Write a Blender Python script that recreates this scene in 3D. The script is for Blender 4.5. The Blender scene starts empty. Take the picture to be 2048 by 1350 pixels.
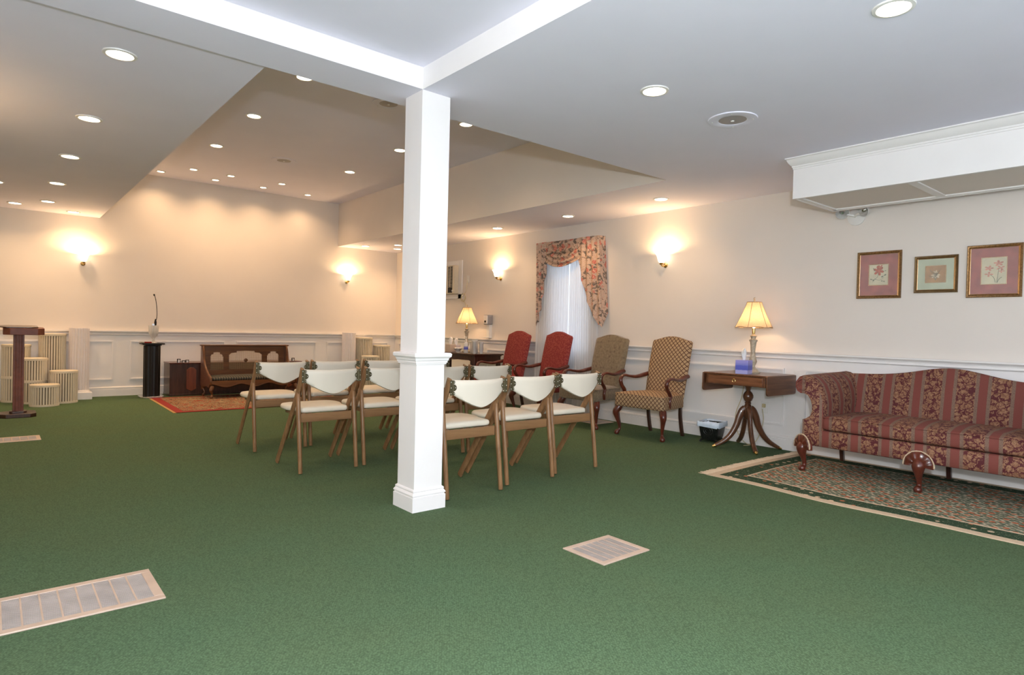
import bpy, bmesh, math, random
from mathutils import Vector, Matrix
random.seed(7)
PI = math.pi
sc = bpy.context.scene
C = sc.collection

# ------------------------------------------------------------------ camera
YAW, PITCH, ROLL, EYE = 0.69573, -0.01332, 0.02448, 1.07
cam_d = bpy.data.cameras.new('camera'); cam = bpy.data.objects.new('camera', cam_d); C.objects.link(cam)
fw = Vector((math.sin(YAW)*math.cos(PITCH), math.cos(YAW)*math.cos(PITCH), math.sin(PITCH)))
r0 = Vector((math.cos(YAW), -math.sin(YAW), 0)); u0 = r0.cross(fw)
rt = math.cos(ROLL)*r0 + math.sin(ROLL)*u0; up = -math.sin(ROLL)*r0 + math.cos(ROLL)*u0
M = Matrix((rt, up, -fw)).transposed().to_4x4(); M.translation = Vector((0, 0, EYE))
cam.matrix_world = M
cam_d.sensor_width = 36; cam_d.lens = 21.906; cam_d.clip_start = 0.05
sc.camera = cam

# ------------------------------------------------------------------ light, exposure
sc.view_settings.view_transform = 'Standard'; sc.view_settings.look = 'None'
sc.view_settings.gamma = 1; sc.view_settings.use_curve_mapping = False
sc.view_settings.exposure = 0.48
FLASH_W = 185.0; FLASH_C = (0.87, 0.94, 1.0)
SPOT_W = 19.5; SPOT_C = (1.0, 0.63, 0.33)
SCONCE_W = 10.5; SCONCE_C = (1.0, 0.66, 0.33)
LAMP_W = 10.0; LAMP_C = (1.0, 0.62, 0.32)
w = bpy.data.worlds.new('daylight'); sc.world = w; w.use_nodes = True
w.node_tree.nodes['Background'].inputs[0].default_value = (0.72, 0.84, 1.0, 1)
w.node_tree.nodes['Background'].inputs[1].default_value = 2.2

def light(name, kind, loc, power, col, size=0.04, parent=None, angle=None, blend=0.5, rot=None):
    d = bpy.data.lights.new(name, kind); d.energy = power; d.color = col
    d.shadow_soft_size = size
    if kind == 'SPOT': d.spot_size = angle; d.spot_blend = blend
    o = bpy.data.objects.new(name, d); C.objects.link(o); o.location = loc
    if rot: o.rotation_euler = rot
    if parent: o.parent = parent
    return o
# the photographer's flash, a little in front of and above the camera
light('photo_flash', 'POINT', (-0.05, -0.145, 1.34), FLASH_W, FLASH_C, 0.045)

# cool fill light added behind the camera, just inside an added window
d_ = bpy.data.lights.new('cool_fill', 'AREA'); d_.shape = 'RECTANGLE'; d_.size = 2.3; d_.size_y = 1.35; d_.energy = 78; d_.color = (0.78, 0.88, 1.0)
o_ = bpy.data.objects.new('cool_fill', d_); C.objects.link(o_); o_.location = (2.6, -1.585, 1.45); o_.rotation_euler = (PI/2, 0, 0)
o_.rotation_euler = (-PI/2, PI, 0)

# ------------------------------------------------------------------ materials
def nt(name):
    m = bpy.data.materials.new(name); m.use_nodes = True
    t = m.node_tree; return m, t, t.nodes['Principled BSDF']
def N(t, typ, **kw):
    n = t.nodes.new(typ)
    for k, v in kw.items():
        if k.startswith('_'): setattr(n, k[1:], v)
        else:
            key = int(k[1:]) if k[0] == 'i' and k[1:].isdigit() else k.replace('_', ' ')
            n.inputs[key].default_value = v
    return n
def L(t, a, b): t.links.new(a, b)
def ramp(t, fac, stops, interp='LINEAR'):
    n = t.nodes.new('ShaderNodeValToRGB'); n.color_ramp.interpolation = interp
    e = n.color_ramp.elements
    while len(e) < len(stops): e.new(0.5)
    for q, (p, c) in zip(e, stops): q.position = p; q.color = (*c, 1)
    L(t, fac, n.inputs[0]); return n
def mixc(t, fac, a, b):
    n = t.nodes.new('ShaderNodeMix'); n.data_type = 'RGBA'
    if hasattr(fac, 'is_linked'): L(t, fac, n.inputs[0])
    else: n.inputs[0].default_value = fac
    for s, i in ((a, 6), (b, 7)):
        if hasattr(s, 'is_linked'): L(t, s, n.inputs[i])
        else: n.inputs[i].default_value = (*s, 1)
    return n.outputs[2]
def mth(t, op, a, b=None, c=None):
    n = t.nodes.new('ShaderNodeMath'); n.operation = op
    for i, s in enumerate((a, b, c)):
        if s is None: continue
        if hasattr(s, 'is_linked'): L(t, s, n.inputs[i])
        else: n.inputs[i].default_value = s
    return n.outputs[0]
def coords(t, kind='Object'):
    return t.nodes.new('ShaderNodeTexCoord').outputs[kind]
def noise(t, vec, scale, detail=3, rough=0.5, dist=0.0):
    n = N(t, 'ShaderNodeTexNoise'); n.inputs['Scale'].default_value = scale
    n.inputs['Detail'].default_value = detail; n.inputs['Roughness'].default_value = rough
    n.inputs['Distortion'].default_value = dist
    L(t, vec, n.inputs['Vector']); return n
def vor(t, vec, scale, feature='F1', rnd=1.0):
    n = t.nodes.new('ShaderNodeTexVoronoi'); n.feature = feature
    n.inputs['Scale'].default_value = scale; n.inputs['Randomness'].default_value = rnd
    L(t, vec, n.inputs['Vector']); return n
def mapping(t, vec, scale=(1, 1, 1), rot=(0, 0, 0), loc=(0, 0, 0)):
    n = t.nodes.new('ShaderNodeMapping'); n.inputs['Scale'].default_value = scale
    n.inputs['Rotation'].default_value = rot; n.inputs['Location'].default_value = loc
    L(t, vec, n.inputs['Vector']); return n.outputs[0]
def bump(t, b, h, strength=0.3, dist=0.002):
    n = t.nodes.new('ShaderNodeBump'); n.inputs['Strength'].default_value = strength
    n.inputs['Distance'].default_value = dist; L(t, h, n.inputs['Height']); L(t, n.outputs[0], b.inputs['Normal'])
def plain(name, col, rough=0.5, metal=0.0, var=0.0, vs=20.0, bs=0.0, bsc=200.0, spec=None, coat=0.0):
    m, t, b = nt(name); b.inputs['Roughness'].default_value = rough; b.inputs['Metallic'].default_value = metal
    if spec is not None: b.inputs['Specular IOR Level'].default_value = spec
    if coat: b.inputs['Coat Weight'].default_value = coat; b.inputs['Coat Roughness'].default_value = 0.08
    v = coords(t); nz = noise(t, v, vs)
    lo = tuple(c*(1-var) for c in col); hi = tuple(min(1, c*(1+var)) for c in col)
    L(t, ramp(t, nz.outputs[0], [(0.3, lo), (0.7, hi)]).outputs[0], b.inputs['Base Color'])
    if bs: bump(t, b, noise(t, v, bsc).outputs[0], bs, 0.001)
    return m
def wood(name, dark, light_, rough=0.35, axis=2, scale=14.0, coat=0.0):
    m, t, b = nt(name); b.inputs['Roughness'].default_value = rough
    if coat: b.inputs['Coat Weight'].default_value = coat; b.inputs['Coat Roughness'].default_value = 0.07
    s = [1, 1, 1]; s[axis] = 0.08
    v = mapping(t, coords(t), tuple(s))
    nz = noise(t, v, scale*4, 5, 0.6, 0.6)
    L(t, ramp(t, nz.outputs[0], [(0.3, dark), (0.7, light_)]).outputs[0], b.inputs['Base Color'])
    bump(t, b, nz.outputs[0], 0.12, 0.001); return m

M_wall = plain('wall_paint', (0.80, 0.74, 0.685), 0.6, var=0.012, vs=3, bs=0.08, bsc=350, spec=0.3)
M_trim = plain('trim_paint', (0.86, 0.84, 0.83), 0.38, var=0.01, vs=4)
M_white = plain('column_paint', (0.87, 0.85, 0.85), 0.42, var=0.012, vs=5)
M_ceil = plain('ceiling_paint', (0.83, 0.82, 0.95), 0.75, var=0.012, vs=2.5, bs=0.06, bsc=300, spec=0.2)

def carpet_mat():
    m, t, b = nt('green_carpet'); b.inputs['Roughness'].default_value = 0.95
    b.inputs['Specular IOR Level'].default_value = 0.1
    v = coords(t)
    vv = mapping(t, v, (1, 1, 1), (0, 0, 0.6))
    a = vor(t, vv, 120, 'F1', 0.6)
    n1 = noise(t, v, 190, 3, 0.7); n2 = noise(t, v, 1.6, 3, 0.55); n3 = noise(t, mapping(t, v, (1, 9, 1)), 14, 2)
    c1 = ramp(t, n1.outputs[0], [(0.30, (0.058, 0.116, 0.060)), (0.70, (0.150, 0.265, 0.148))]).outputs[0]
    f = mth(t, 'MULTIPLY', n2.outputs[0], 0.7)
    c2 = mixc(t, f, c1, (0.130, 0.170, 0.082))
    sp = ramp(t, a.outputs['Distance'], [(0.0, (1.12, 1.12, 1.12)), (0.75, (0.55, 0.55, 0.55))]).outputs[0]
    mm = t.nodes.new('ShaderNodeMix'); mm.data_type = 'RGBA'; mm.blend_type = 'MULTIPLY'; mm.inputs[0].default_value = 0.9
    L(t, c2, mm.inputs[6]); L(t, sp, mm.inputs[7]); L(t, mm.outputs[2], b.inputs['Base Color'])
    h = mth(t, 'SUBTRACT', n1.outputs[0], a.outputs['Distance'])
    bump(t, b, h, 0.55, 0.004); return m
M_carpet = carpet_mat()

M_oak = wood('chair_wood', (0.17, 0.085, 0.036), (0.34, 0.185, 0.085), 0.36, 2, 10)
M_oakx = wood('chair_rail_wood', (0.17, 0.085, 0.036), (0.32, 0.175, 0.080), 0.36, 0, 6)
M_vinyl = plain('cream_vinyl', (0.77, 0.71, 0.59), 0.36, var=0.03, vs=6, bs=0.05, bsc=260)
M_vinylb = plain('cream_vinyl_back', (0.73, 0.68, 0.58), 0.40, var=0.02, vs=6, bs=0.05, bsc=260)
M_hinge = plain('aged_brass', (0.11, 0.095, 0.05), 0.42, metal=0.5, var=0.2, vs=60)
M_screw = plain('screw', (0.75, 0.74, 0.68), 0.3, metal=0.4)
M_mahog = wood('mahogany', (0.050, 0.009, 0.005), (0.14, 0.027, 0.014), 0.28, 2, 8, 0.35)
M_lect = plain('lectern_wood', (0.165, 0.048, 0.026), 0.42, var=0.25, vs=14, spec=0.35)
M_mahogd = wood('dark_mahogany', (0.028, 0.010, 0.007), (0.075, 0.028, 0.018), 0.3, 2, 8, 0.3)
M_walnut = wood('walnut', (0.085, 0.028, 0.012), (0.20, 0.080, 0.036), 0.3, 0, 8, 0.3)
M_drawer = wood('drawer_wood', (0.12, 0.040, 0.016), (0.27, 0.105, 0.045), 0.3, 1, 8, 0.3)
M_walnutz = wood('walnut_turned', (0.055, 0.020, 0.010), (0.155, 0.062, 0.028), 0.28, 2, 8, 0.4)
M_bench = wood('bench_wood', (0.075, 0.026, 0.007), (0.185, 0.072, 0.021), 0.36, 0, 7, 0.25)
M_black = plain('black_lacquer', (0.010, 0.009, 0.009), 0.45, spec=0.3)
M_dark = plain('dark_void', (0.012, 0.010, 0.009), 0.8)
M_brass = plain('brass', (0.75, 0.52, 0.20), 0.25, metal=1.0)
M_silver = plain('silver', (0.7, 0.7, 0.7), 0.25, metal=1.0)
M_slat = plain('cream_tambour', (0.70, 0.63, 0.50), 0.5, var=0.03)
M_fluted = plain('white_fluted', (0.80, 0.75, 0.76), 0.5, var=0.015)
M_vent = plain('beige_vent', (0.58, 0.45, 0.36), 0.42, metal=0.15, var=0.08, vs=12)
M_ventg = plain('vent_louver', (0.42, 0.38, 0.36), 0.45, metal=0.15, var=0.12, vs=10)
M_plastic = plain('white_plastic', (0.80, 0.79, 0.77), 0.35)
M_grey = plain('grey_plastic', (0.30, 0.29, 0.30), 0.4)
M_cord = plain('ivory_cord', (0.62, 0.52, 0.30), 0.5)
M_paper = plain('tissue_paper', (0.88, 0.88, 0.90), 0.9)
M_cane_ = plain('cane', (0.42, 0.27, 0.13), 0.6)

def glass_mat(name, col=(1, 1, 1), rough=0.02):
    m, t, b = nt(name); b.inputs['Base Color'].default_value = (*col, 1); b.inputs['Roughness'].default_value = rough
    b.inputs['Transmission Weight'].default_value = 1.0; b.inputs['IOR'].default_value = 1.45
    nz = noise(t, coords(t), 30); L(t, ramp(t, nz.outputs[0], [(0, tuple(c*0.97 for c in col)), (1, col)]).outputs[0], b.inputs['Base Color'])
    return m
M_glass = glass_mat('clear_glass')
M_cup = plain('clear_plastic_cup', (0.90, 0.90, 0.90), 0.2); M_cup.node_tree.nodes['Principled BSDF'].inputs['Transmission Weight'].default_value = 0.3
M_crystal = plain('crystal', (0.93, 0.92, 0.90), 0.12); M_crystal.node_tree.nodes['Principled BSDF'].inputs['Transmission Weight'].default_value = 0.4
def emis(name, col, s):
    m, t, b = nt(name); b.inputs['Base Color'].default_value = (*col, 1)
    b.inputs['Emission Color'].default_value = (*col, 1); b.inputs['Emission Strength'].default_value = s
    nz = noise(t, coords(t), 10); L(t, ramp(t, nz.outputs[0], [(0, col), (1, col)]).outputs[0], b.inputs['Emission Color'])
    return m
M_diff = emis('lamp_diffuser', (1.0, 0.86, 0.62), 9.0)
M_bowl = emis('sconce_glass', (1.0, 0.84, 0.62), 2.6)
M_bulb = emis('lamp_bulb', (1.0, 0.75, 0.42), 8.0)
def shade_mat():
    m, t, b = nt('lampshade_fabric'); b.inputs['Roughness'].default_value = 0.8
    out = t.nodes['Material Output']
    tr = N(t, 'ShaderNodeBsdfTranslucent'); df = N(t, 'ShaderNodeBsdfDiffuse')
    nz = noise(t, coords(t), 90)
    c = ramp(t, nz.outputs[0], [(0.3, (0.70, 0.52, 0.34)), (0.7, (0.78, 0.60, 0.42))]).outputs[0]
    L(t, c, tr.inputs[0]); L(t, c, df.inputs[0])
    mx = N(t, 'ShaderNodeMixShader'); mx.inputs[0].default_value = 0.5
    L(t, df.outputs[0], mx.inputs[1]); L(t, tr.outputs[0], mx.inputs[2]); L(t, mx.outputs[0], out.inputs[0]); return m
M_shade = shade_mat()
M_shadetrim = plain('shade_piping', (0.36, 0.25, 0.15), 0.7)
def sheer_mat():
    m, t, b = nt('sheer_curtain'); out = t.nodes['Material Output']
    tr = N(t, 'ShaderNodeBsdfTranslucent'); df = N(t, 'ShaderNodeBsdfDiffuse'); tp = N(t, 'ShaderNodeBsdfTransparent')
    nz = noise(t, mapping(t, coords(t), (1, 40, 1)), 6)
    c = ramp(t, nz.outputs[0], [(0.3, (0.80, 0.80, 0.82)), (0.7, (0.87, 0.87, 0.88))]).outputs[0]
    L(t, c, tr.inputs[0]); L(t, c, df.inputs[0])
    mx = N(t, 'ShaderNodeMixShader'); mx.inputs[0].default_value = 0.4
    L(t, df.outputs[0], mx.inputs[1]); L(t, tr.outputs[0], mx.inputs[2])
    m2 = N(t, 'ShaderNodeMixShader'); m2.inputs[0].default_value = 0.03
    L(t, mx.outputs[0], m2.inputs[1]); L(t, tp.outputs[0], m2.inputs[2]); L(t, m2.outputs[0], out.inputs[0]); return m
M_sheer = sheer_mat()

def uvv(t): return coords(t, 'UV')
def red_fabric():
    m, t, b = nt('red_upholstery'); b.inputs['Roughness'].default_value = 0.85
    v = vor(t, uvv(t), 62, 'F1', 0.5)
    f = ramp(t, v.outputs['Distance'], [(0.28, (0.34, 0.075, 0.055)), (0.46, (0.215, 0.022, 0.022))]).outputs[0]
    L(t, f, b.inputs['Base Color']); bump(t, b, noise(t, uvv(t), 500).outputs[0], 0.3, 0.001); return m
def olive_fabric():
    m, t, b = nt('olive_upholstery'); b.inputs['Roughness'].default_value = 0.8; b.inputs['Sheen Weight'].default_value = 0.3
    v = vor(t, uvv(t), 17, 'F1', 0.35); nz = noise(t, uvv(t), 40, 4)
    base = ramp(t, nz.outputs[0], [(0.3, (0.145, 0.105, 0.062)), (0.7, (0.235, 0.180, 0.112))]).outputs[0]
    dot = ramp(t, v.outputs['Distance'], [(0.17, (1, 1, 1)), (0.27, (0, 0, 0))]).outputs[0]
    L(t, mixc(t, mth(t, 'MULTIPLY', dot, 0.6), base, (0.10, 0.062, 0.035)), b.inputs['Base Color'])
    bump(t, b, noise(t, uvv(t), 500).outputs[0], 0.3, 0.001); return m
def lattice_fabric():
    m, t, b = nt('lattice_upholstery'); b.inputs['Roughness'].default_value = 0.85
    s = t.nodes.new('ShaderNodeSeparateXYZ'); L(t, uvv(t), s.inputs[0])
    k = 1/0.047
    def lines(e):
        fr = mth(t, 'FRACT', mth(t, 'ADD', mth(t, 'MULTIPLY', e, k), 100.0))
        return mth(t, 'LESS_THAN', mth(t, 'ABSOLUTE', mth(t, 'SUBTRACT', fr, 0.5)), 0.10)
    a = lines(mth(t, 'ADD', s.outputs[0], s.outputs[1])); c = lines(mth(t, 'SUBTRACT', s.outputs[0], s.outputs[1]))
    f = mth(t, 'MAXIMUM', a, c)
    nz = noise(t, uvv(t), 300)
    base = ramp(t, nz.outputs[0], [(0.3, (0.36, 0.235, 0.125)), (0.7, (0.50, 0.345, 0.20))]).outputs[0]
    L(t, mixc(t, f, base, (0.085, 0.030, 0.016)), b.inputs['Base Color'])
    bump(t, b, nz.outputs[0], 0.3, 0.001); return m
def leafmask(t, v, scale):
    d = noise(t, v, 30, 4, 0.65); dv = t.nodes.new('ShaderNodeVectorMath'); dv.operation = 'MULTIPLY_ADD'
    L(t, d.outputs['Color'], dv.inputs[0]); dv.inputs[1].default_value = (0.075, 0.075, 0); L(t, v, dv.inputs[2])
    a = vor(t, dv.outputs[0], scale, 'DISTANCE_TO_EDGE', 1.0)
    b_ = vor(t, dv.outputs[0], scale*2.4, 'DISTANCE_TO_EDGE', 1.0)
    m1 = mth(t, 'GREATER_THAN', a.outputs[0], 0.075)
    m2 = mth(t, 'GREATER_THAN', b_.outputs[0], 0.035)
    return mth(t, 'MULTIPLY', m1, m2)
def sofa_fabric():
    m, t, b = nt('striped_damask'); b.inputs['Roughness'].default_value = 0.8
    s = t.nodes.new('ShaderNodeSeparateXYZ'); L(t, uvv(t), s.inputs[0])
    fr = mth(t, 'ABSOLUTE', mth(t, 'SUBTRACT', mth(t, 'FRACT', mth(t, 'ADD', mth(t, 'MULTIPLY', s.outputs[0], 1/0.21), 100.5)), 0.5))
    # fr = 0 at the centre of a rose stripe, 0.5 between two
    leaf = leafmask(t, uvv(t), 24)
    nz = noise(t, uvv(t), 45, 3)
    tan = ramp(t, nz.outputs[0], [(0.35, (0.22, 0.100, 0.050)), (0.65, (0.35, 0.190, 0.105))]).outputs[0]
    dam = mixc(t, leaf, (0.085, 0.010, 0.014), tan)
    bn = noise(t, uvv(t), 600)
    band = ramp(t, vor(t, uvv(t), 130, 'F1', 0.3).outputs['Distance'], [(0.2, (0.12, 0.070, 0.052)), (0.5, (0.22, 0.135, 0.095))]).outputs[0]
    rose = ramp(t, bn.outputs[0], [(0.3, (0.155, 0.036, 0.027)), (0.7, (0.22, 0.057, 0.042))]).outputs[0]
    c = mixc(t, mth(t, 'GREATER_THAN', fr, 0.122), rose, band)
    c = mixc(t, mth(t, 'GREATER_THAN', fr, 0.225), c, dam)
    L(t, c, b.inputs['Base Color']); bump(t, b, bn.outputs[0], 0.3, 0.001); return m
def floral_mat():
    m, t, b = nt('floral_chintz'); b.inputs['Roughness'].default_value = 0.7
    v = uvv(t); a = vor(t, v, 9.5, 'F1', 0.9); nz = noise(t, v, 38, 3, 0.6, 1.2); n2 = noise(t, v, 16, 3, 0.6, 1.0)
    base = ramp(t, nz.outputs[0], [(0.30, (0.44, 0.24, 0.18)), (0.5, (0.64, 0.46, 0.35)), (0.7, (0.42, 0.32, 0.27))]).outputs[0]
    leaf = ramp(t, n2.outputs[0], [(0.53, (0, 0, 0)), (0.58, (1, 1, 1))]).outputs[0]
    c = mixc(t, mth(t, 'MULTIPLY', leaf, 0.85), base, (0.085, 0.070, 0.060))
    fl = mth(t, 'LESS_THAN', mth(t, 'ADD', a.outputs['Distance'], mth(t, 'MULTIPLY', nz.outputs[0], 0.35)), 0.47)
    pet = ramp(t, nz.outputs[0], [(0.35, (0.46, 0.09, 0.07)), (0.5, (0.60, 0.20, 0.15)), (0.62, (0.72, 0.42, 0.30))]).outputs[0]
    c = mixc(t, fl, c, pet)
    L(t, c, b.inputs['Base Color']); return m
def stripe_seat():
    m, t, b = nt('green_striped_seat'); b.inputs['Roughness'].default_value = 0.7
    s = t.nodes.new('ShaderNodeSeparateXYZ'); L(t, coords(t), s.inputs[0])
    fr = mth(t, 'FRACT', mth(t, 'ADD', mth(t, 'MULTIPLY', s.outputs[0], 1/0.034), 50))
    c = ramp(t, fr, [(0.0, (0.016, 0.020, 0.018)), (0.55, (0.032, 0.038, 0.034)), (0.78, (0.24, 0.19, 0.12)), (0.90, (0.03, 0.03, 0.025))], 'CONSTANT').outputs[0]
    L(t, c, b.inputs['Base Color']); return m
def rug_field(name, kind):
    m, t, b = nt(name); b.inputs['Roughness'].default_value = 0.95; b.inputs['Specular IOR Level'].default_value = 0.1
    v = coords(t)
    if kind == 'field':
        a = vor(t, mapping(t, v, rot=(0, 0, .785)), 16, 'F1', 0.2); f = vor(t, mapping(t, v, rot=(0, 0, .785), loc=(0.03, 0.03, 0)), 32, 'F1', 0.6)
        nz = noise(t, v, 60, 3, 0.6, 1.0)
        base = ramp(t, f.outputs['Distance'], [(0.25, (0.09, 0.125, 0.085)), (0.42, (0.12, 0.155, 0.11)), (0.54, (0.46, 0.41, 0.30))]).outputs[0]
        fl = mth(t, 'LESS_THAN', mth(t, 'ADD', a.outputs['Distance'], mth(t, 'MULTIPLY', nz.outputs[0], 0.25)), 0.40)
        s = t.nodes.new('ShaderNodeSeparateColor'); L(t, a.outputs['Color'], s.inputs[0])
        fc = ramp(t, s.outputs[0], [(0.0, (0.45, 0.13, 0.06)), (0.55, (0.50, 0.20, 0.11)), (0.7, (0.17, 0.19, 0.14))], 'CONSTANT').outputs[0]
        c = mixc(t, fl, base, fc)
    elif kind == 'border':
        a = vor(t, v, 12, 'F1', 0.6); nz = noise(t, v, 60, 3, 0.6, 1.5)
        base = ramp(t, nz.outputs[0], [(0.61, (0.038, 0.070, 0.040)), (0.65, (0.30, 0.32, 0.22))]).outputs[0]
        fl = mth(t, 'LESS_THAN', mth(t, 'ADD', a.outputs['Distance'], mth(t, 'MULTIPLY', nz.outputs[0], 0.25)), 0.32)
        s = t.nodes.new('ShaderNodeSeparateColor'); L(t, a.outputs['Color'], s.inputs[0])
        fc = ramp(t, s.outputs[1], [(0.0, (0.62, 0.48, 0.33)), (0.6, (0.50, 0.17, 0.08))], 'CONSTANT').outputs[0]
        c = mixc(t, fl, base, fc)
    else:  # red and gold carpet by the bench
        nz = noise(t, v, 7, 3, 0.55, 2.0); n2 = noise(t, mapping(t, v, loc=(3, 1, 0)), 10, 3, 0.6, 2)
        c = ramp(t, nz.outputs[0], [(0.0, (0.34, 0.25, 0.15)), (0.43, (0.05, 0.04, 0.03)), (0.475, (0.34, 0.25, 0.16)), (0.53, (0.20, 0.025, 0.015)), (0.57, (0.32, 0.21, 0.11)), (0.63, (0.06, 0.04, 0.03))], 'CONSTANT').outputs[0]
        c = mixc(t, mth(t, 'GREATER_THAN', n2.outputs[0], 0.60), c, (0.30, 0.022, 0.014))
    L(t, c, b.inputs['Base Color']); bump(t, b, noise(t, v, 400).outputs[0], 0.4, 0.002); return m
M_red = red_fabric(); M_olive = olive_fabric(); M_lat = lattice_fabric(); M_damask = sofa_fabric()
M_floral = floral_mat(); M_seatstripe = stripe_seat()
M_rugf = rug_field('rug_field_pattern', 'field'); M_rugb = rug_field('rug_border_pattern', 'border'); M_pers = rug_field('red_gold_pattern', 'pers')
M_rugbeige = plain('rug_beige', (0.60, 0.47, 0.33), 0.95, var=0.06, vs=60)
M_rugred = plain('rug_red', (0.27, 0.016, 0.012), 0.95, var=0.1, vs=60)
M_ruggold = plain('rug_gold', (0.46, 0.28, 0.11), 0.95, var=0.1, vs=60)
M_gold = plain('gold_frame', (0.27, 0.155, 0.065), 0.3, metal=0.75, var=0.35, vs=90, bs=0.5, bsc=160)
M_goldl = plain('bright_gold', (0.62, 0.42, 0.23), 0.25, metal=0.8, var=0.1, vs=40)
M_bronze = plain('dark_gold_frame', (0.20, 0.125, 0.055), 0.3, metal=0.7, var=0.2, vs=60)
M_matred = plain('rose_mat', (0.36, 0.095, 0.075), 0.6, var=0.22, vs=16)
M_matgrn = plain('green_mat', (0.50, 0.55, 0.40), 0.7, var=0.06, vs=18)
M_print = plain('aged_paper', (0.66, 0.60, 0.42), 0.7, var=0.08, vs=14)
M_printb = plain('brown_paper', (0.44, 0.25, 0.11), 0.7, var=0.15, vs=14)
M_petal = plain('petal_ink', (0.55, 0.14, 0.08), 0.7, var=0.3, vs=50)
M_petalp = plain('petal_pale', (0.62, 0.27, 0.20), 0.7, var=0.3, vs=50)
M_petalw = plain('petal_cream', (0.66, 0.54, 0.36), 0.7, var=0.2, vs=50)
M_leafink = plain('leaf_ink', (0.16, 0.19, 0.13), 0.7, var=0.2, vs=50)
M_picglass = plain('picture_glass', (1, 1, 1), 0.03); 
_b = M_picglass.node_tree.nodes['Principled BSDF']; _b.inputs['Alpha'].default_value = 0.08; _b.inputs['Specular IOR Level'].default_value = 0.9
M_binlin = plain('bin_liner', (0.62, 0.72, 0.84), 0.35, var=0.08, vs=30); 
M_bin = plain('black_bin', (0.022, 0.024, 0.022), 0.3, metal=0.5, var=0.4, vs=40, bs=0.6, bsc=60)
M_lampst = plain('lamp_stone', (0.47, 0.40, 0.30), 0.5, var=0.25, vs=45, bs=0.3, bsc=80)

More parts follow.
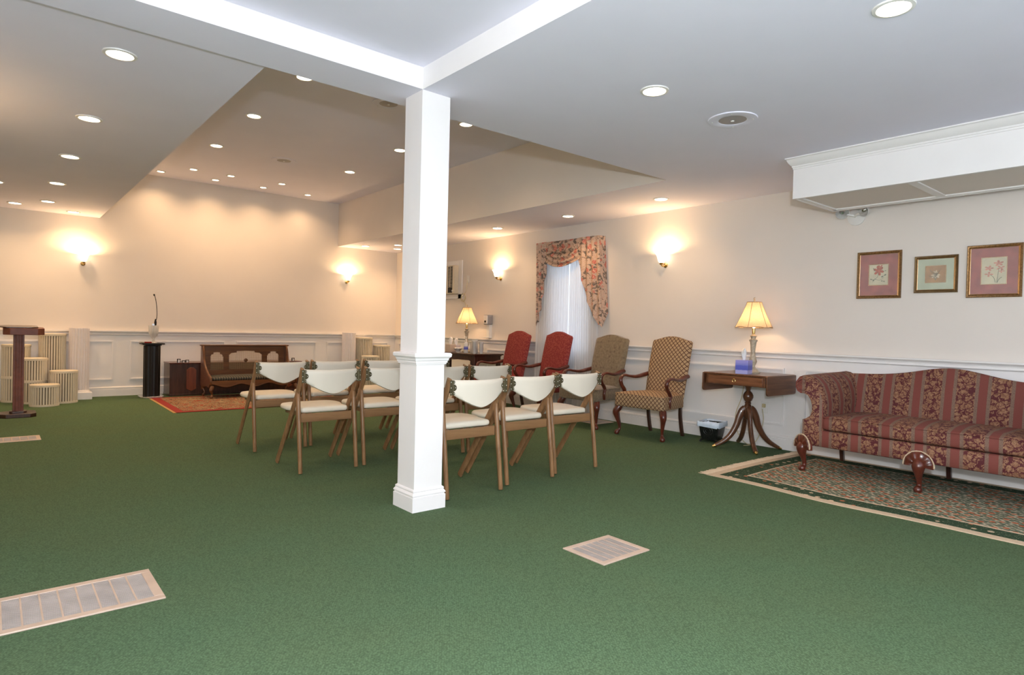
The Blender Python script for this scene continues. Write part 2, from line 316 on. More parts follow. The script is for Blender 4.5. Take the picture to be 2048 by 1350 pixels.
# ------------------------------------------------------------------ mesh builder
class MB:
    def __init__(s): s.v = []; s.f = []; s.m = []
    def add(s, v, f, mi=0):
        o = len(s.v); s.v += [tuple(p) for p in v]; s.f += [tuple(i+o for i in q) for q in f]; s.m += [mi]*len(f); return s
    def box(s, x0, x1, y0, y1, z0, z1, mi=0, mis=None):
        v = [(x0,y0,z0),(x1,y0,z0),(x1,y1,z0),(x0,y1,z0),(x0,y0,z1),(x1,y0,z1),(x1,y1,z1),(x0,y1,z1)]
        f = [(0,3,2,1),(4,5,6,7),(0,1,5,4),(1,2,6,5),(2,3,7,6),(3,0,4,7)]
        s.add(v, f, mi)
        if mis:
            for k, q in enumerate(mis): s.m[len(s.m)-6+k] = q
        return s
    def bar(s, a, b, w, h, up=(0, 0, 1)):   # rectangular bar from a to b
        a, b = Vector(a), Vector(b); d = (b-a).normalized(); x = d.cross(Vector(up)).normalized(); y = x.cross(d)
        v = []
        for p in (a, b):
            for sx, sy in ((-1,-1),(1,-1),(1,1),(-1,1)): v.append(p + x*sx*w/2 + y*sy*h/2)
        return s.add(v, [(0,3,2,1),(4,5,6,7),(0,1,5,4),(1,2,6,5),(2,3,7,6),(3,0,4,7)])
    def loft(s, rings, cap=True, closed=True, mi=0, loop=False):
        n = len(rings[0]); v = [p for r in rings for p in r]; f = []
        R = len(rings)
        for i in range(R if loop else R-1):
            j2 = (i+1) % R
            for k in range(n if closed else n-1):
                f.append((i*n+k, i*n+(k+1) % n, j2*n+(k+1) % n, j2*n+k))
        if cap and not loop and closed:
            f.append(tuple(range(n-1, -1, -1))); f.append(tuple((R-1)*n+k for k in range(n)))
        return s.add(v, f, mi)
    def tube(s, pts, rad, n=10, cap=True, sq=1.0, upv=None):
        pts = [Vector(p) for p in pts]; rings = []
        if not hasattr(rad, '__len__'): rad = [rad]*len(pts)
        u = None
        for i, p in enumerate(pts):
            d = (pts[min(i+1, len(pts)-1)] - pts[max(i-1, 0)]).normalized()
            if u is None:
                u = Vector(upv) if upv else (Vector((1, 0, 0)) if abs(d.x) < 0.9 else Vector((0, 1, 0)))
            u = (u - d*u.dot(d)).normalized(); w_ = d.cross(u)
            rr = rad[i]; ra, rb = (rr if hasattr(rr, '__len__') else (rr, rr*sq))
            rings.append([p + u*math.cos(2*PI*k/n)*ra + w_*math.sin(2*PI*k/n)*rb for k in range(n)])
        return s.loft(rings, cap)
    def lathe(s, prof, n=24, c=(0, 0), cap=True, flute=None):
        rings = []
        for r, z in prof:
            ring = []
            for k in range(n):
                a = 2*PI*k/n; rr = r*(flute(a) if flute else 1)
                ring.append((c[0]+rr*math.cos(a), c[1]+rr*math.sin(a), z))
            rings.append(ring)
        return s.loft(rings, cap)
    def prism(s, poly, axis, a, b, mi=0):   # polygon in the two other axes, extruded from a to b along axis
        def P(p, t):
            return {'x': (t, p[0], p[1]), 'y': (p[0], t, p[1]), 'z': (p[0], p[1], t)}[axis]
        n = len(poly); v = [P(p, a) for p in poly]+[P(p, b) for p in poly]
        f = [tuple(range(n-1, -1, -1)), tuple(range(n, 2*n))]+[(k, (k+1) % n, n+(k+1) % n, n+k) for k in range(n)]
        return s.add(v, f, mi)
    def build(s, name, mat, parent=None, bevel=0, seg=2, smooth=40, sub=0, uv=None, loc=None):
        me = bpy.data.meshes.new(name); me.from_pydata(s.v, [], s.f)
        mats = mat if isinstance(mat, (list, tuple)) else [mat]
        for q in mats: me.materials.append(q)
        if len(mats) > 1:
            for p, i in zip(me.polygons, s.m): p.material_index = i
        bm = bmesh.new(); bm.from_mesh(me); bmesh.ops.recalc_face_normals(bm, faces=bm.faces); bm.to_mesh(me); bm.free()
        if uv is not None:
            ul = me.uv_layers.new(name='UVMap')
            for p in me.polygons:
                nn = p.normal
                for li in p.loop_indices:
                    co = me.vertices[me.loops[li].vertex_index].co
                    if callable(uv): ul.data[li].uv = uv(co, nn)
                    elif abs(nn.z) > max(abs(nn.x), abs(nn.y)): ul.data[li].uv = (co.x, co.y)
                    elif abs(nn.x) > abs(nn.y): ul.data[li].uv = (co.y, co.z)
                    else: ul.data[li].uv = (co.x, co.z)
        if smooth:
            me.polygons.foreach_set('use_smooth', [True]*len(me.polygons))
            me.set_sharp_from_angle(angle=math.radians(smooth))
        me.update()
        o = bpy.data.objects.new(name, me); C.objects.link(o)
        if parent: o.parent = parent
        if loc: o.location = loc
        if bevel:
            b = o.modifiers.new('bevel', 'BEVEL'); b.width = bevel; b.segments = seg; b.limit_method = 'ANGLE'; b.angle_limit = math.radians(35)
            b.harden_normals = False
        if sub:
            b = o.modifiers.new('sub', 'SUBSURF'); b.levels = sub; b.render_levels = sub
        return o

def tag(o, label=None, cat=None, group=None, kind=None):
    if label: o['label'] = label
    if cat: o['category'] = cat
    if group: o['group'] = group
    if kind: o['kind'] = kind
    return o
def thing(name, label, cat, loc=(0, 0, 0), rz=0, group=None):
    o = bpy.data.objects.new(name, None); C.objects.link(o); o.location = loc; o.rotation_euler = (0, 0, rz)
    o.empty_display_size = 0.1
    return tag(o, label, cat, group)
def dup(root, loc, rz, label, group=None):
    def cp(o, par):
        c = o.copy(); C.objects.link(c)
        if par: c.parent = par
        for ch in kids.get(o.name, []): cp(ch, c)
        return c
    kids = {}
    for o in list(C.objects):
        if o.parent: kids.setdefault(o.parent.name, []).append(o)
    r = cp(root, None); r.location = loc; r.rotation_euler = (0, 0, rz); r['label'] = label
    if group: r['group'] = group
    return r
def struct(o): o['kind'] = 'structure'; return o
def cap_curve(pts, n=8):   # Catmull-Rom through 2D/3D points
    P = [Vector(p) for p in pts]; P = [2*P[0]-P[1]] + P + [2*P[-1]-P[-2]]; out = []
    for i in range(1, len(P)-2):
        for k in range(n):
            t = k/n
            out.append(0.5*((2*P[i]) + (-P[i-1]+P[i+1])*t + (2*P[i-1]-5*P[i]+4*P[i+1]-P[i+2])*t*t + (-P[i-1]+3*P[i]-3*P[i+1]+P[i+2])*t**3))
    out.append(P[-2]); return out

# ------------------------------------------------------------------ the room
XL, XR, YF, YB = -0.75, 5.747, -1.6, 10.262
Z1, ZL, Z2, ZREC = 2.429, 2.462, 3.161, 2.553
X1, X2, YE, RX, RY = 1.125, 4.591, 3.411, 1.877, 3.097
ZTOP = 3.35
b = MB().box(XL-.1, XR+.1, YF-.1, YB+.1, -0.1, 0)
struct(b.build('floor', M_carpet, smooth=0))
# ceiling: solid blocks, slot 0 ceiling paint, slot 1 wall cream for the tray sides, slot 2 white for the recess sides
b = MB()
b.box(RX, XR+.1, YF-.1, YE, Z1, ZTOP, 0, [0, 0, 0, 0, 1, 2])
b.box(XL-.1, RX, RY, YE, Z1, ZTOP, 0, [0, 0, 2, 0, 1, 0])
b.box(X2, XR+.1, YE, YB+.1, Z1, ZTOP, 0, [0, 0, 0, 0, 0, 1])
b.box(XL-.1, X1, YE, YB+.1, ZL, ZTOP, 0, [0, 0, 0, 1, 0, 0])
b.box(X1, X2, YE, YB+.1, Z2, ZTOP)
b.box(XL-.1, RX, YF-.1, RY, ZREC, ZTOP)
struct(b.build('ceiling', [M_ceil, M_wall, M_white], smooth=0))
W1, W2, WZ0, WZ1 = 5.36, 6.08, 0.75, 2.08     # window opening in the right wall
b = MB().box(XL-.1, XR+.1, YB, YB+.15, 0, ZTOP); wall_back = struct(b.build('wall_back', M_wall, smooth=0))
b = MB().box(XR, XR+.15, YF-.1, W1, 0, ZTOP).box(XR, XR+.15, W2, YB, 0, ZTOP).box(XR, XR+.15, W1, W2, 0, WZ0).box(XR, XR+.15, W1, W2, WZ1, ZTOP)
wall_right = struct(b.build('wall_right', M_wall, smooth=0))
struct(MB().box(XL-.15, XL, YF-.1, YB+.15, 0, ZTOP).build('wall_left', M_wall, smooth=0))
b = MB()   # unseen front wall, its window opening added for the cool fill
for q in ((XL, 1.4, 0, ZTOP), (3.8, XR, 0, ZTOP), (1.4, 3.8, 0, .72), (1.4, 3.8, 2.18, ZTOP)): b.box(q[0], q[1], YF-.15, YF, q[2], q[3])
struct(b.build('wall_front', M_wall, smooth=0))
wf = bpy.data.objects.new('fill_window', None); C.objects.link(wf); wf['kind'] = 'structure'; wf.location = (2.6, YF, .72)  # unseen window, added to go with the cool fill light
b = MB()
for q in ((-1.2, -1.15, 0, 1.46), (1.15, 1.2, 0, 1.46), (-1.2, 1.2, 0, .05), (-1.2, 1.2, 1.41, 1.46), (-.03, .03, .05, 1.41)): b.box(q[0], q[1], -.10, -.04, q[2], q[3])
b.build('window_frame', M_white, wf, .004)
MB().box(-1.15, 1.15, -.075, -.069, .05, 1.41).build('pane', M_glass, wf, smooth=0)
# wainscot, rails, panel mouldings, baseboards
MB().box(XL, XR, YB-.006, YB+.01, 0, 0.86).build('wainscot', M_trim, wall_back, smooth=0)
b = MB().box(XR-.006, XR+.01, YF, W1-.08, 0, 0.86).box(XR-.006, XR+.01, W2+.08, YB, 0, 0.86).box(XR-.006, XR+.01, W1-.08, W2+.08, 0, WZ0-.06)
b.build('wainscot', M_trim, wall_right, smooth=0)
RAIL = [(0, .850), (.014, .851), (.020, .858), (.014, .866), (.010, .870), (.014, .886), (.034, .896), (.042, .902), (.042, .9136), (0, .9136)]
BASE = [(0, 0), (.018, 0), (.018, .096), (.012, .100), (.017, .108), (.014, .122), (.006, .130), (0, .132)]
struct(MB().prism([(YB-.006-d, z) for d, z in RAIL], 'x', XL, XR-.006).build('trim_1', M_trim, smooth=50))
b = MB()
for y0, y1 in ((YF, W1-.10), (W2+.10, YB)): b.prism([(XR-.006-d, z) for d, z in RAIL], 'y', y0, y1)
struct(b.build('trim_2', M_trim, smooth=50))
struct(MB().prism([(YB-.006-d, z) for d, z in BASE], 'x', XL, XR-.006).build('baseboard_back', M_trim, smooth=50))
struct(MB().prism([(XR-.006-d, z) for d, z in BASE], 'y', YF, YB).build('baseboard_right', M_trim, smooth=50))
struct(MB().prism([(XL+d, z) for d, z in BASE], 'y', YF, YB).build('baseboard_left', M_trim, smooth=50))
def frame_rect(mb, axis, p, a0, a1, z0, z1, w=.022, t=.014):
    def strip(q0, q1, r0_, r1_, s0, s1):
        if axis == 'y': mb.box(q0, q1, p-t, p, r0_, r1_).box(q0+s0, q1-s0, p-t-.004, p-t, r0_+s1, r1_-s1)
        else: mb.box(p-t, p, q0, q1, r0_, r1_).box(p-t-.004, p-t, q0+s0, q1-s0, r0_+s1, r1_-s1)
    strip(a0, a1, z1-w, z1, .004, .006); strip(a0, a1, z0, z0+w, .004, .006)
    strip(a0, a0+w, z0+w, z1-w, .006, 0); strip(a1-w, a1, z0+w, z1-w, .006, 0)
for a0, a1 in ((0.03, 1.31), (1.507, 2.776), (2.939, 4.232), (4.419, 5.59), (-0.70, -0.14)):
    b = MB(); frame_rect(b, 'y', YB-.006, a0, a1, .222, .775); b.build('panel_moulding', M_trim, wall_back, smooth=0)
for a0, a1 in ((2.855, 4.05), (4.24, 5.15), (6.30, 7.45), (7.64, 8.79), (8.98, 10.10), (1.20, 2.667), (-.45, 1.01)):
    b = MB(); frame_rect(b, 'x', XR-.006, a0, a1, .222, .765); b.build('panel_moulding', M_trim, wall_right, smooth=0)
# window behind the curtains
wt = bpy.data.objects.new('window_1', None); C.objects.link(wt); wt['kind'] = 'structure'; wt.location = (XR, (W1+W2)/2, WZ0)
b = MB(); y0, y1, z0, z1 = W1-5.72, W2-5.72, 0, WZ1-WZ0
wt.location = (XR, 5.72, WZ0)
for q in ((y0, y0+.05, z0, z1), (y1-.05, y1, z0, z1), (y0, y1, z0, z0+.05), (y0, y1, z1-.05, z1)) :
    b.box(.04, .10, q[0], q[1], q[2], q[3])
b.build('window_frame', M_white, wt, .004)
MB().box(.066, .072, y0+.05, y1-.05, .05, z1-.05).build('pane', M_glass, wt, smooth=0)
b = MB()
for q in ((y0-.07, y0, -.06, z1+.06), (y1, y1+.07, -.06, z1+.06), (y0-.07, y1+.07, z1, z1+.07), (y0-.09, y1+.09, -.07, 0)):
    b.box(-.018, 0, q[0], q[1], q[2], q[3])
b.build('window_casing', M_trim, wt, .003)

# ------------------------------------------------------------------ column
col = thing('square_column', 'white square column with moulded base and chair rail band in the middle of the room', 'column', (RX, RY, 0))
c = .191
MB().box(0, c, 0, c, 0, Z1).build('shaft', M_white, col, .002)
def ring_mould(mb, prof, lo, hi):
    rings = []
    for d, z in prof:
        rings.append([(lo-d, lo-d, z), (hi+d, lo-d, z), (hi+d, hi+d, z), (lo-d, hi+d, z)])
    mb.loft(rings, cap=False)
b = MB(); ring_mould(b, [(0, .852), (.008, .853), (.008, .861), (.013, .862), (.013, .872), (.017, .876), (.020, .888), (.030, .898), (.032, .912), (.026, .920), (0, .922)], 0, c)
b.build('rail_band', M_white, col, smooth=30)
b = MB(); ring_mould(b, [(.017, 0), (.017, .082), (.012, .084), (.012, .089), (.017, .092), (.017, .098), (.008, .112), (.010, .118), (.008, .124), (0, .130)], 0, c)
b.build('base_moulding', M_white, col, smooth=30)

# ------------------------------------------------------------------ ceiling fittings
def downlight(x, y, z, label, r=.060):
    t = thing('recessed_light', label, 'ceiling light', (x, y, z), 0, 'round recessed ceiling lights')
    prof = [(r+.020, 0), (r+.018, -.006), (r+.004, -.008), (r, -.002), (r, .0)]
    MB().lathe(prof, 28, cap=False).build('trim_ring', M_plastic, t, smooth=60)
    MB().lathe([(r+.002, -.003), (r*.6, -.0045), (0.002, -.005)], 28, cap=True).build('diffuser', M_diff, t, smooth=60)
    light('bulb', 'SPOT', (0, 0, -.02), SPOT_W, SPOT_C, .05, t, math.radians(140), .9)
    return t
left = [(.501, 3.864), (.504, 5.238), (.500, 6.58), (.501, 7.98), (.499, 9.304), (.201, 9.751), (.803, 9.958), (.010, 8.367)]
ll = ['nearest light of the left low ceiling, large at the upper left', 'second light from the camera along the left low ceiling', 'third light from the camera along the left low ceiling',
      'fourth light from the camera along the left low ceiling', 'fifth along the left low ceiling, near the back wall', 'left low ceiling light close to the back wall, above the lectern',
      'left low ceiling light nearest the tray edge and back wall', 'left low ceiling light cut by the left frame edge']
for (x, y), s in zip(left, ll): downlight(x, y, ZL, 'round lit recessed light: '+s)
right = [(2.828, .995), (2.841, 2.208), (5.202, 3.924), (5.233, 5.285), (5.217, 6.609), (4.882, 9.808), (5.191, 9.244), (5.436, 9.70)]
rl = ['in the blue-lit near ceiling, cut by the top frame edge', 'in the blue-lit near ceiling beside the round speaker', 'in the right low ceiling between window and soffit box', 'in the right low ceiling in front of the curtained window',
      'in the right low ceiling between window and column', 'back right low ceiling, alone left of the column', 'back right low ceiling, upper of two beside the column', 'back right low ceiling, lower of two beside the column']
for (x, y), s in zip(right, rl): downlight(x, y, Z1, 'round lit recessed light: '+s)
tray = [(2.01, 5.231), (2.01, 6.558), (2.022, 7.973), (3.710, 5.262), (3.693, 6.579), (3.723, 7.995)]
tl = ['raised ceiling, half hidden by the beam left of the column', 'raised ceiling left row, second from the beam', 'raised ceiling left row, third from the beam', 'raised ceiling, half hidden by the beam right of the column',
      'raised ceiling right row, touching the column edge', 'raised ceiling right row, farthest of the three']
for (x, y), s in zip(tray, tl): downlight(x, y, Z2, 'round lit recessed light: '+s)
small = [(1.794, 9.912), (2.106, 9.441), (2.504, 9.892), (2.598, 9.456), (3.186, 9.879), (3.31, 9.42), (3.897, 9.904)]
sl = ['leftmost', 'second from left', 'third from left', 'fourth from left', 'fifth from left', 'sixth from left', 'rightmost']
for (x, y), s in zip(small, sl): downlight(x, y, Z2, 'small round spotlight by the back wall, %s of seven in the raised ceiling' % s, .042)

def speaker(x, y, z, label):
    t = thing('ceiling_speaker', label, 'speaker', (x, y, z), 0, 'round speakers in the ceiling')
    MB().lathe([(.150, 0), (.148, -.006), (.095, -.009), (.085, -.005), (.085, 0)], 40, cap=False).build('trim_ring', M_ceil, t, smooth=50)
    MB().lathe([(.086, -.004), (.05, -.008), (.015, -.010)], 32).build('grille', M_grey, t, smooth=60)
    MB().lathe([(.012, -.009), (.010, -.014), (.003, -.015)], 12).build('center_cap', M_plastic, t)
    for k in range(4):
        a = k*PI/2+.5; MB().lathe([(.004, -.0085), (.003, -.011)], 8, (.122*math.cos(a), .122*math.sin(a))).build('screw', M_screw, t)
speaker(3.579, 2.165, Z1, 'round grey ceiling speaker in the blue-lit near ceiling')
speaker(2.854, 8.066, Z2, 'round ceiling speaker in the raised ceiling toward the back wall')
speaker(2.839, 5.294, Z2, 'round ceiling speaker partly hidden by the beam beside the column')

# soffit box hung from the ceiling above the sofa
t = thing('soffit_box', 'long white boxed soffit with crown moulding hung over the sofa wall', 'soffit', (4.74, 0, 0))
SY1, SY0, SZ, SD = 2.335, -.4, 2.127, .70
b = MB(); b.box(0, .02, SY0, SY1, SZ, Z1).build('front_board', M_white, t)
MB().box(.02, SD, SY1-.02, SY1, SZ, Z1).build('end_board', M_white, t)
MB().box(.02, SD, SY0, SY0+.02, SZ, Z1).build('end_board', M_white, t)
MB().box(SD-.02, SD, SY0+.02, SY1-.02, SZ, Z1).build('rear_board', M_white, t)
b = MB(); b.prism([(-0.085, Z1), (-.085, Z1-.008), (-.070, Z1-.012), (-.055, Z1-.030), (-.030, Z1-.048), (-.018, Z1-.052), (-.016, Z1-.062), (-.008, Z1-.064), (-.006, Z1-.075), (.0, Z1-.077), (0, Z1)], 'y', SY0, SY1)
CR = [(.085, 0), (.085, -.008), (.070, -.012), (.055, -.030), (.030, -.048), (.018, -.052), (.016, -.062), (.008, -.064), (.006, -.075), (0, -.077)]
b = MB(); rings = []
for d, z in CR: rings.append([(-d, SY0, Z1+z), (-d, SY1+d*.35, Z1+z), (SD, SY1+d*.35, Z1+z)])
b.loft(rings, cap=False, closed=False); b.build('crown_moulding', M_white, t, smooth=35)
b = MB()
for k, (p0, p1) in enumerate(((1.565, SY1-.05), (.93, 1.505), (.29, .87), (SY0+.05, .23))):
    q = MB().box(.035, SD-.05, p0, p1, SZ+.012, SZ+.02); q.build('panel', M_wall, t)
b = MB()
for y in (1.505, .87, .23): b.box(.03, SD-.03, y, y+.06, SZ+.004, SZ+.014)
b.box(.02, SD-.02, SY1-.055, SY1-.02, SZ+.002, SZ+.014).box(SD-.055, SD-.02, SY0, SY1-.02, SZ+.002, SZ+.014).box(.02, .04, SY0, SY1-.02, SZ+.002, SZ+.014)
b.build('batten', M_trim, t, .002)
# emergency light heads
t = thing('emergency_light', 'twin-headed clear emergency light on the wall under the soffit', 'emergency light', (XR, 2.26, 2.115))
o = MB().lathe([(.075, 0), (.072, .014), (.040, .022)], 28).build('base_plate', M_plastic, t); o.rotation_euler = (0, -PI/2, 0)
MB().tube([(0, 0, 0), (-.045, 0, .005), (-.07, -.055, .02)], .011).tube([(-.045, 0, .005), (-.07, .055, .02)], .011).build('bracket', M_plastic, t)
for dy in (-.085, .085):
    o = MB().lathe([(.015, -.045), (.035, -.032), (.052, -.005), (.056, .006), (.052, .010), (.044, .0), (.020, -.022)], 24, cap=False).build('lamp_head', M_plastic, t, smooth=50)
    o.location = (-.085, dy, .035); o.rotation_euler = (0, -PI/2-.45, .35*(-1 if dy < 0 else 1))
    MB().lathe([(.050, .008), (.035, .020), (.004, .024)], 24).build('lens', M_glass, o)
    MB().lathe([(.010, -.02), (.014, -.004), (.008, .004)], 12).build('reflector', M_silver, o)

# wall sconces
def sconce(loc, rz, label):
    t = thing('wall_sconce', label, 'wall lamp', loc, rz, 'lit glass wall sconces')   # local +Y points away from the wall
    MB().lathe([(.028, 0), (.028, .008), (.018, .014)], 20).build('back_plate', M_brass, t)
    o = [o for o in C.objects if o.parent == t][0]; o.rotation_euler = (-PI/2, 0, 0); o.location = (0, 0, -.07)
    MB().tube(cap_curve([(0, .01, -.07), (0, .05, -.085), (0, .078, -.075), (0, .08, -.055)]), .007).lathe([(.008, -.075), (.02, -.066), (.024, -.052), (.016, -.046)], 16, (0, .08)).build('brass_arm', M_brass, t)
    fl = lambda a: 1+.04*math.cos(8*a)
    MB().lathe([(.018, -.05), (.028, -.042), (.038, -.020), (.044, .010), (.054, .034), (.068, .050), (.065, .049), (.050, .034), (.040, .010), (.033, -.018), (.024, -.036)], 48, (0, .08), False, fl).build('glass_shade', M_bowl, t)
    light('bulb', 'POINT', (0, .08, .030), SCONCE_W, SCONCE_C, .018, t)
sconce((XR, 7.171, 1.879), PI/2, 'glowing wall sconce between column and curtained window')
sconce((XR, 4.245, 1.892), PI/2, 'glowing wall sconce right of the floral curtain')
sconce((.941, YB, 1.888), PI, 'glowing wall sconce on the back wall above the tambour pedestals')
sconce((4.76, YB, 1.896), PI, 'glowing wall sconce on the back wall just left of the column')
sconce((XL, 5.15, 1.88), -PI/2, 'glowing wall sconce on the unseen left wall')

# ------------------------------------------------------------------ floor vents
def floor_vent(x0, x1, y0, y1, label, nb, fr=.03, along='y', cross=5):
    t = thing('floor_vent', label, 'floor vent', (x0, y0, 0), 0, 'beige metal floor vents'); w_, h_ = x1-x0, y1-y0
    b = MB()
    for q in ((0, w_, 0, fr), (0, w_, h_-fr, h_), (0, fr, fr, h_-fr), (w_-fr, w_, fr, h_-fr)): b.box(q[0], q[1], q[2], q[3], 0, .007)
    b.build('frame', M_vent, t, .002)
    MB().box(fr, w_-fr, fr, h_-fr, .0005, .001).build('dark_opening', M_dark, t)
    b = MB()
    for k in range(nb):
        if along == 'x':
            y = fr+(h_-2*fr)*(k+.5)/nb; hw = (h_-2*fr)/nb*.28; b.box(fr, w_-fr, y-hw, y+hw, .001, .005)
        else:
            x = fr+(w_-2*fr)*(k+.5)/nb; hw = (w_-2*fr)/nb*.28; b.box(x-hw, x+hw, fr, h_-fr, .001, .005)
    g = b.build('louvers', M_ventg, t, smooth=0); g['kind'] = 'stuff'
    for k in range(cross):
        b = MB()
        if along == 'x': x = fr+(w_-2*fr)*(k+1)/(cross+1); b.box(x-.003, x+.003, fr, h_-fr, .004, .0062)
        else: y = fr+(h_-2*fr)*(k+1)/(cross+1); b.box(fr, w_-fr, y-.003, y+.003, .004, .0062)
        b.build('cross_bar', M_vent, t, smooth=0)
floor_vent(-.40, .526, 2.67, 3.02, 'long beige floor vent in the near left carpet', 30, .034, 'x', 14)
floor_vent(2.155, 2.488, 1.886, 2.155, 'square beige floor vent in the carpet before the rug', 24, .03, 'x', 5)
floor_vent(-.40, .342, 6.80, 7.06, 'far beige floor vent in the carpet before the lectern', 22, .03, 'x', 11)
floor_vent(5.33, 5.64, 4.84, 5.14, 'grey floor vent under the olive armchair by the window', 20, .03, 'y', 4)

# ------------------------------------------------------------------ wooden folding chairs (local +Y = forward, rear feet at y = 0)
FC = None
def slab(mb, outline, z0, z1, dome=0.0, r=0.008, cen=None):
    cx = sum(p[0] for p in outline)/len(outline); cy = sum(p[1] for p in outline)/len(outline)
    if cen: cx, cy = cen
    def R(s_, z): return [(cx+(p[0]-cx)*s_, cy+(p[1]-cy)*s_, z) for p in outline]
    rings = [R(.02, z0), R(.95, z0), R(.985, z0+r*.4), R(1, z0+r), R(1, z1-r), R(.985, z1-r*.35), R(.955, z1+dome*.08), R(.85, z1+dome*.35), R(.65, z1+dome*.7), R(.35, z1+dome*.95), R(.02, z1+dome)]
    mb.loft(rings)
def rounded(pts, r, n=5):   # round the corners of a polygon
    out = []; m = len(pts)
    for i in range(m):
        p0, p, p1 = Vector(pts[i-1]), Vector(pts[i]), Vector(pts[(i+1) % m])
        rr = r[i] if hasattr(r, '__len__') else r
        a = p+(p0-p).normalized()*rr; c_ = p+(p1-p).normalized()*rr
        for k in range(n+1):
            t_ = k/n; out.append(tuple(a*(1-t_)**2+p*2*t_*(1-t_)+c_*t_*t_))
    return out
def folding_chair():
    t = thing('folding_chair', '', 'chair', group='wooden folding chairs set out in rows')
    for s in (-1, 1):
        x = s*.213
        pts = cap_curve([(x, .005, .752), (x, .022, .71), (x, .045, .65), (x, .082, .585), (x, .135, .50), (x, .475, .012)], 5)
        MB().tube(pts, [(.0125, .0245)]*len(pts), 12).build('front_leg', M_oak, t, smooth=50)
        MB().tube([(x, .079, .590), (x, .077, .582), (x, .070, .50), (x, .050, .35), (x, .005, .012), (x, .004, .006)], [.005, .013, (.0155, .018), (.0155, .018), (.0145, .017), (.013, .015)], 12).build('rear_leg', M_oak, t, smooth=50)
        # scalloped hinge plate on post and on backrest
        b = MB(); out = []
        for zc, rr in ((.735, .011), (.7, .022), (.665, .011)):
            for k in range(7):
                a = PI/2-PI*k/6; out.append((.212+0*zc - (.010+rr*math.cos(a)*1.15), zc+rr*math.sin(a)))
        poly = [(.226, .747)] + out + [(.226, .653)]
        b.prism([(s*px, pz) for px, pz in poly], 'y', -.0225, -.0195)
        hp = b.build('hinge_plate', M_hinge, t, .0008)
        for px, pz in ((.219, .735), (.219, .70), (.219, .665), (.186, .70), (.195, .735), (.195, .665)):
            o = MB().lathe([(.0034, 0), (.002, .0015)], 8).build('screw', M_screw, hp); o.rotation_euler = (PI/2, 0, 0); o.location = (s*px, -.0225, pz)
        hp.rotation_euler = (-.0, 0, 0)
        MB().tube([(s*.204, -.021, .655), (s*.204, -.021, .745)], .0035, 8).build('hinge_pin', M_hinge, hp)
    # backrest: curved vinyl shell, straight top, bottom edge dipping in the middle
    nx = 24; W = .198
    def shell(off):
        g = []
        for i in range(nx+1):
            u = -1+2*i/nx; x = W*u; bow = -.045*(1-u*u)
            zb = .572+.092*(abs(u)**1.5); zt = .742-.004*(1-u*u)
            g.append([(x, bow+off+.004+.05*(zt-z)*0.5, z) for z in [zb+(zt-zb)*k/6 for k in range(7)]])
        return g
    A, B = shell(-.014), shell(.010); b = MB(); rings = []
    for i in range(nx+1):
        fa, fb = A[i], B[i]
        ring = [fa[0]] + fa[1:6] + [(fa[6][0], fa[6][1]+.002, fa[6][2]), (fa[6][0], (fa[6][1]+fb[6][1])/2, fa[6][2]+.006), (fb[6][0], fb[6][1]-.002, fb[6][2])] + fb[5:0:-1] + [fb[0], (fa[0][0], (fa[0][1]+fb[0][1])/2, fa[0][2]-.005)]
        rings.append(ring)
    b.loft(rings); b.build('backrest', M_vinylb, t, smooth=60)
    # padded seat, wider toward the front
    o_ = rounded([(-.180, .085), (.180, .085), (.186, .22), (.222, .30), (.218, .475), (-.218, .475), (-.222, .30), (-.186, .22)], [.03, .03, .03, .04, .085, .085, .04, .03], 5)
    b = MB(); slab(b, o_, .425, .462, .016, .014); b.build('seat', M_vinyl, t, smooth=60)
    MB().box(-.195, .195, .058, .076, .362, .424).build('rear_rail', M_oakx, t, .003)
    b = MB().box(-.170, -.152, .09, .44, .392, .424).box(.152, .170, .09, .44, .392, .424).box(-.17, .17, .425, .44, .392, .424); b.build('seat_frame', M_oak, t, .002)
    return t
fc = folding_chair()
cl = [(2.386, 3.187, 0, 'cream-seated folding chair in the nearest row, left side hidden by the white column'),
      (2.925, 3.258, .0, 'folding chair with cream seat, middle of the three nearest chairs right of the column'),
      (3.433, 3.308, -.03, 'folding chair with cream seat, right end of the nearest row beside the olive armchair'),
      (1.905, 4.330, .0, 'folding chair with cream seat, the most complete one left of the column, second row'),
      (2.405, 4.345, .0, 'folding chair with cream seat in the second row, right side cut by the column'),
      (2.892, 4.330, 0, 'folding chair with cream seat in the second row, mostly behind the column'),
      (3.363, 4.312, 0, 'folding chair with cream seat, right end of the second row before the red armchairs'),
      (1.888, 5.275, .0, 'folding chair with cream seat, leftmost of the row by the red and gold rug'),
      (2.370, 5.296, 0, 'folding chair with cream seat, second from left in the farthest row'),
      (2.880, 5.320, 0, 'folding chair with cream seat, third from left in the farthest row, beside the column'),
      (3.400, 5.360, 0, 'folding chair with cream seat, right end of the farthest row, almost fully hidden')]
for i, (x, y, rz, lb) in enumerate(cl):
    if i == 0: fc.location = (x, y, 0); fc.rotation_euler = (0, 0, rz); fc['label'] = lb
    else: dup(fc, (x, y, 0), rz, lb)

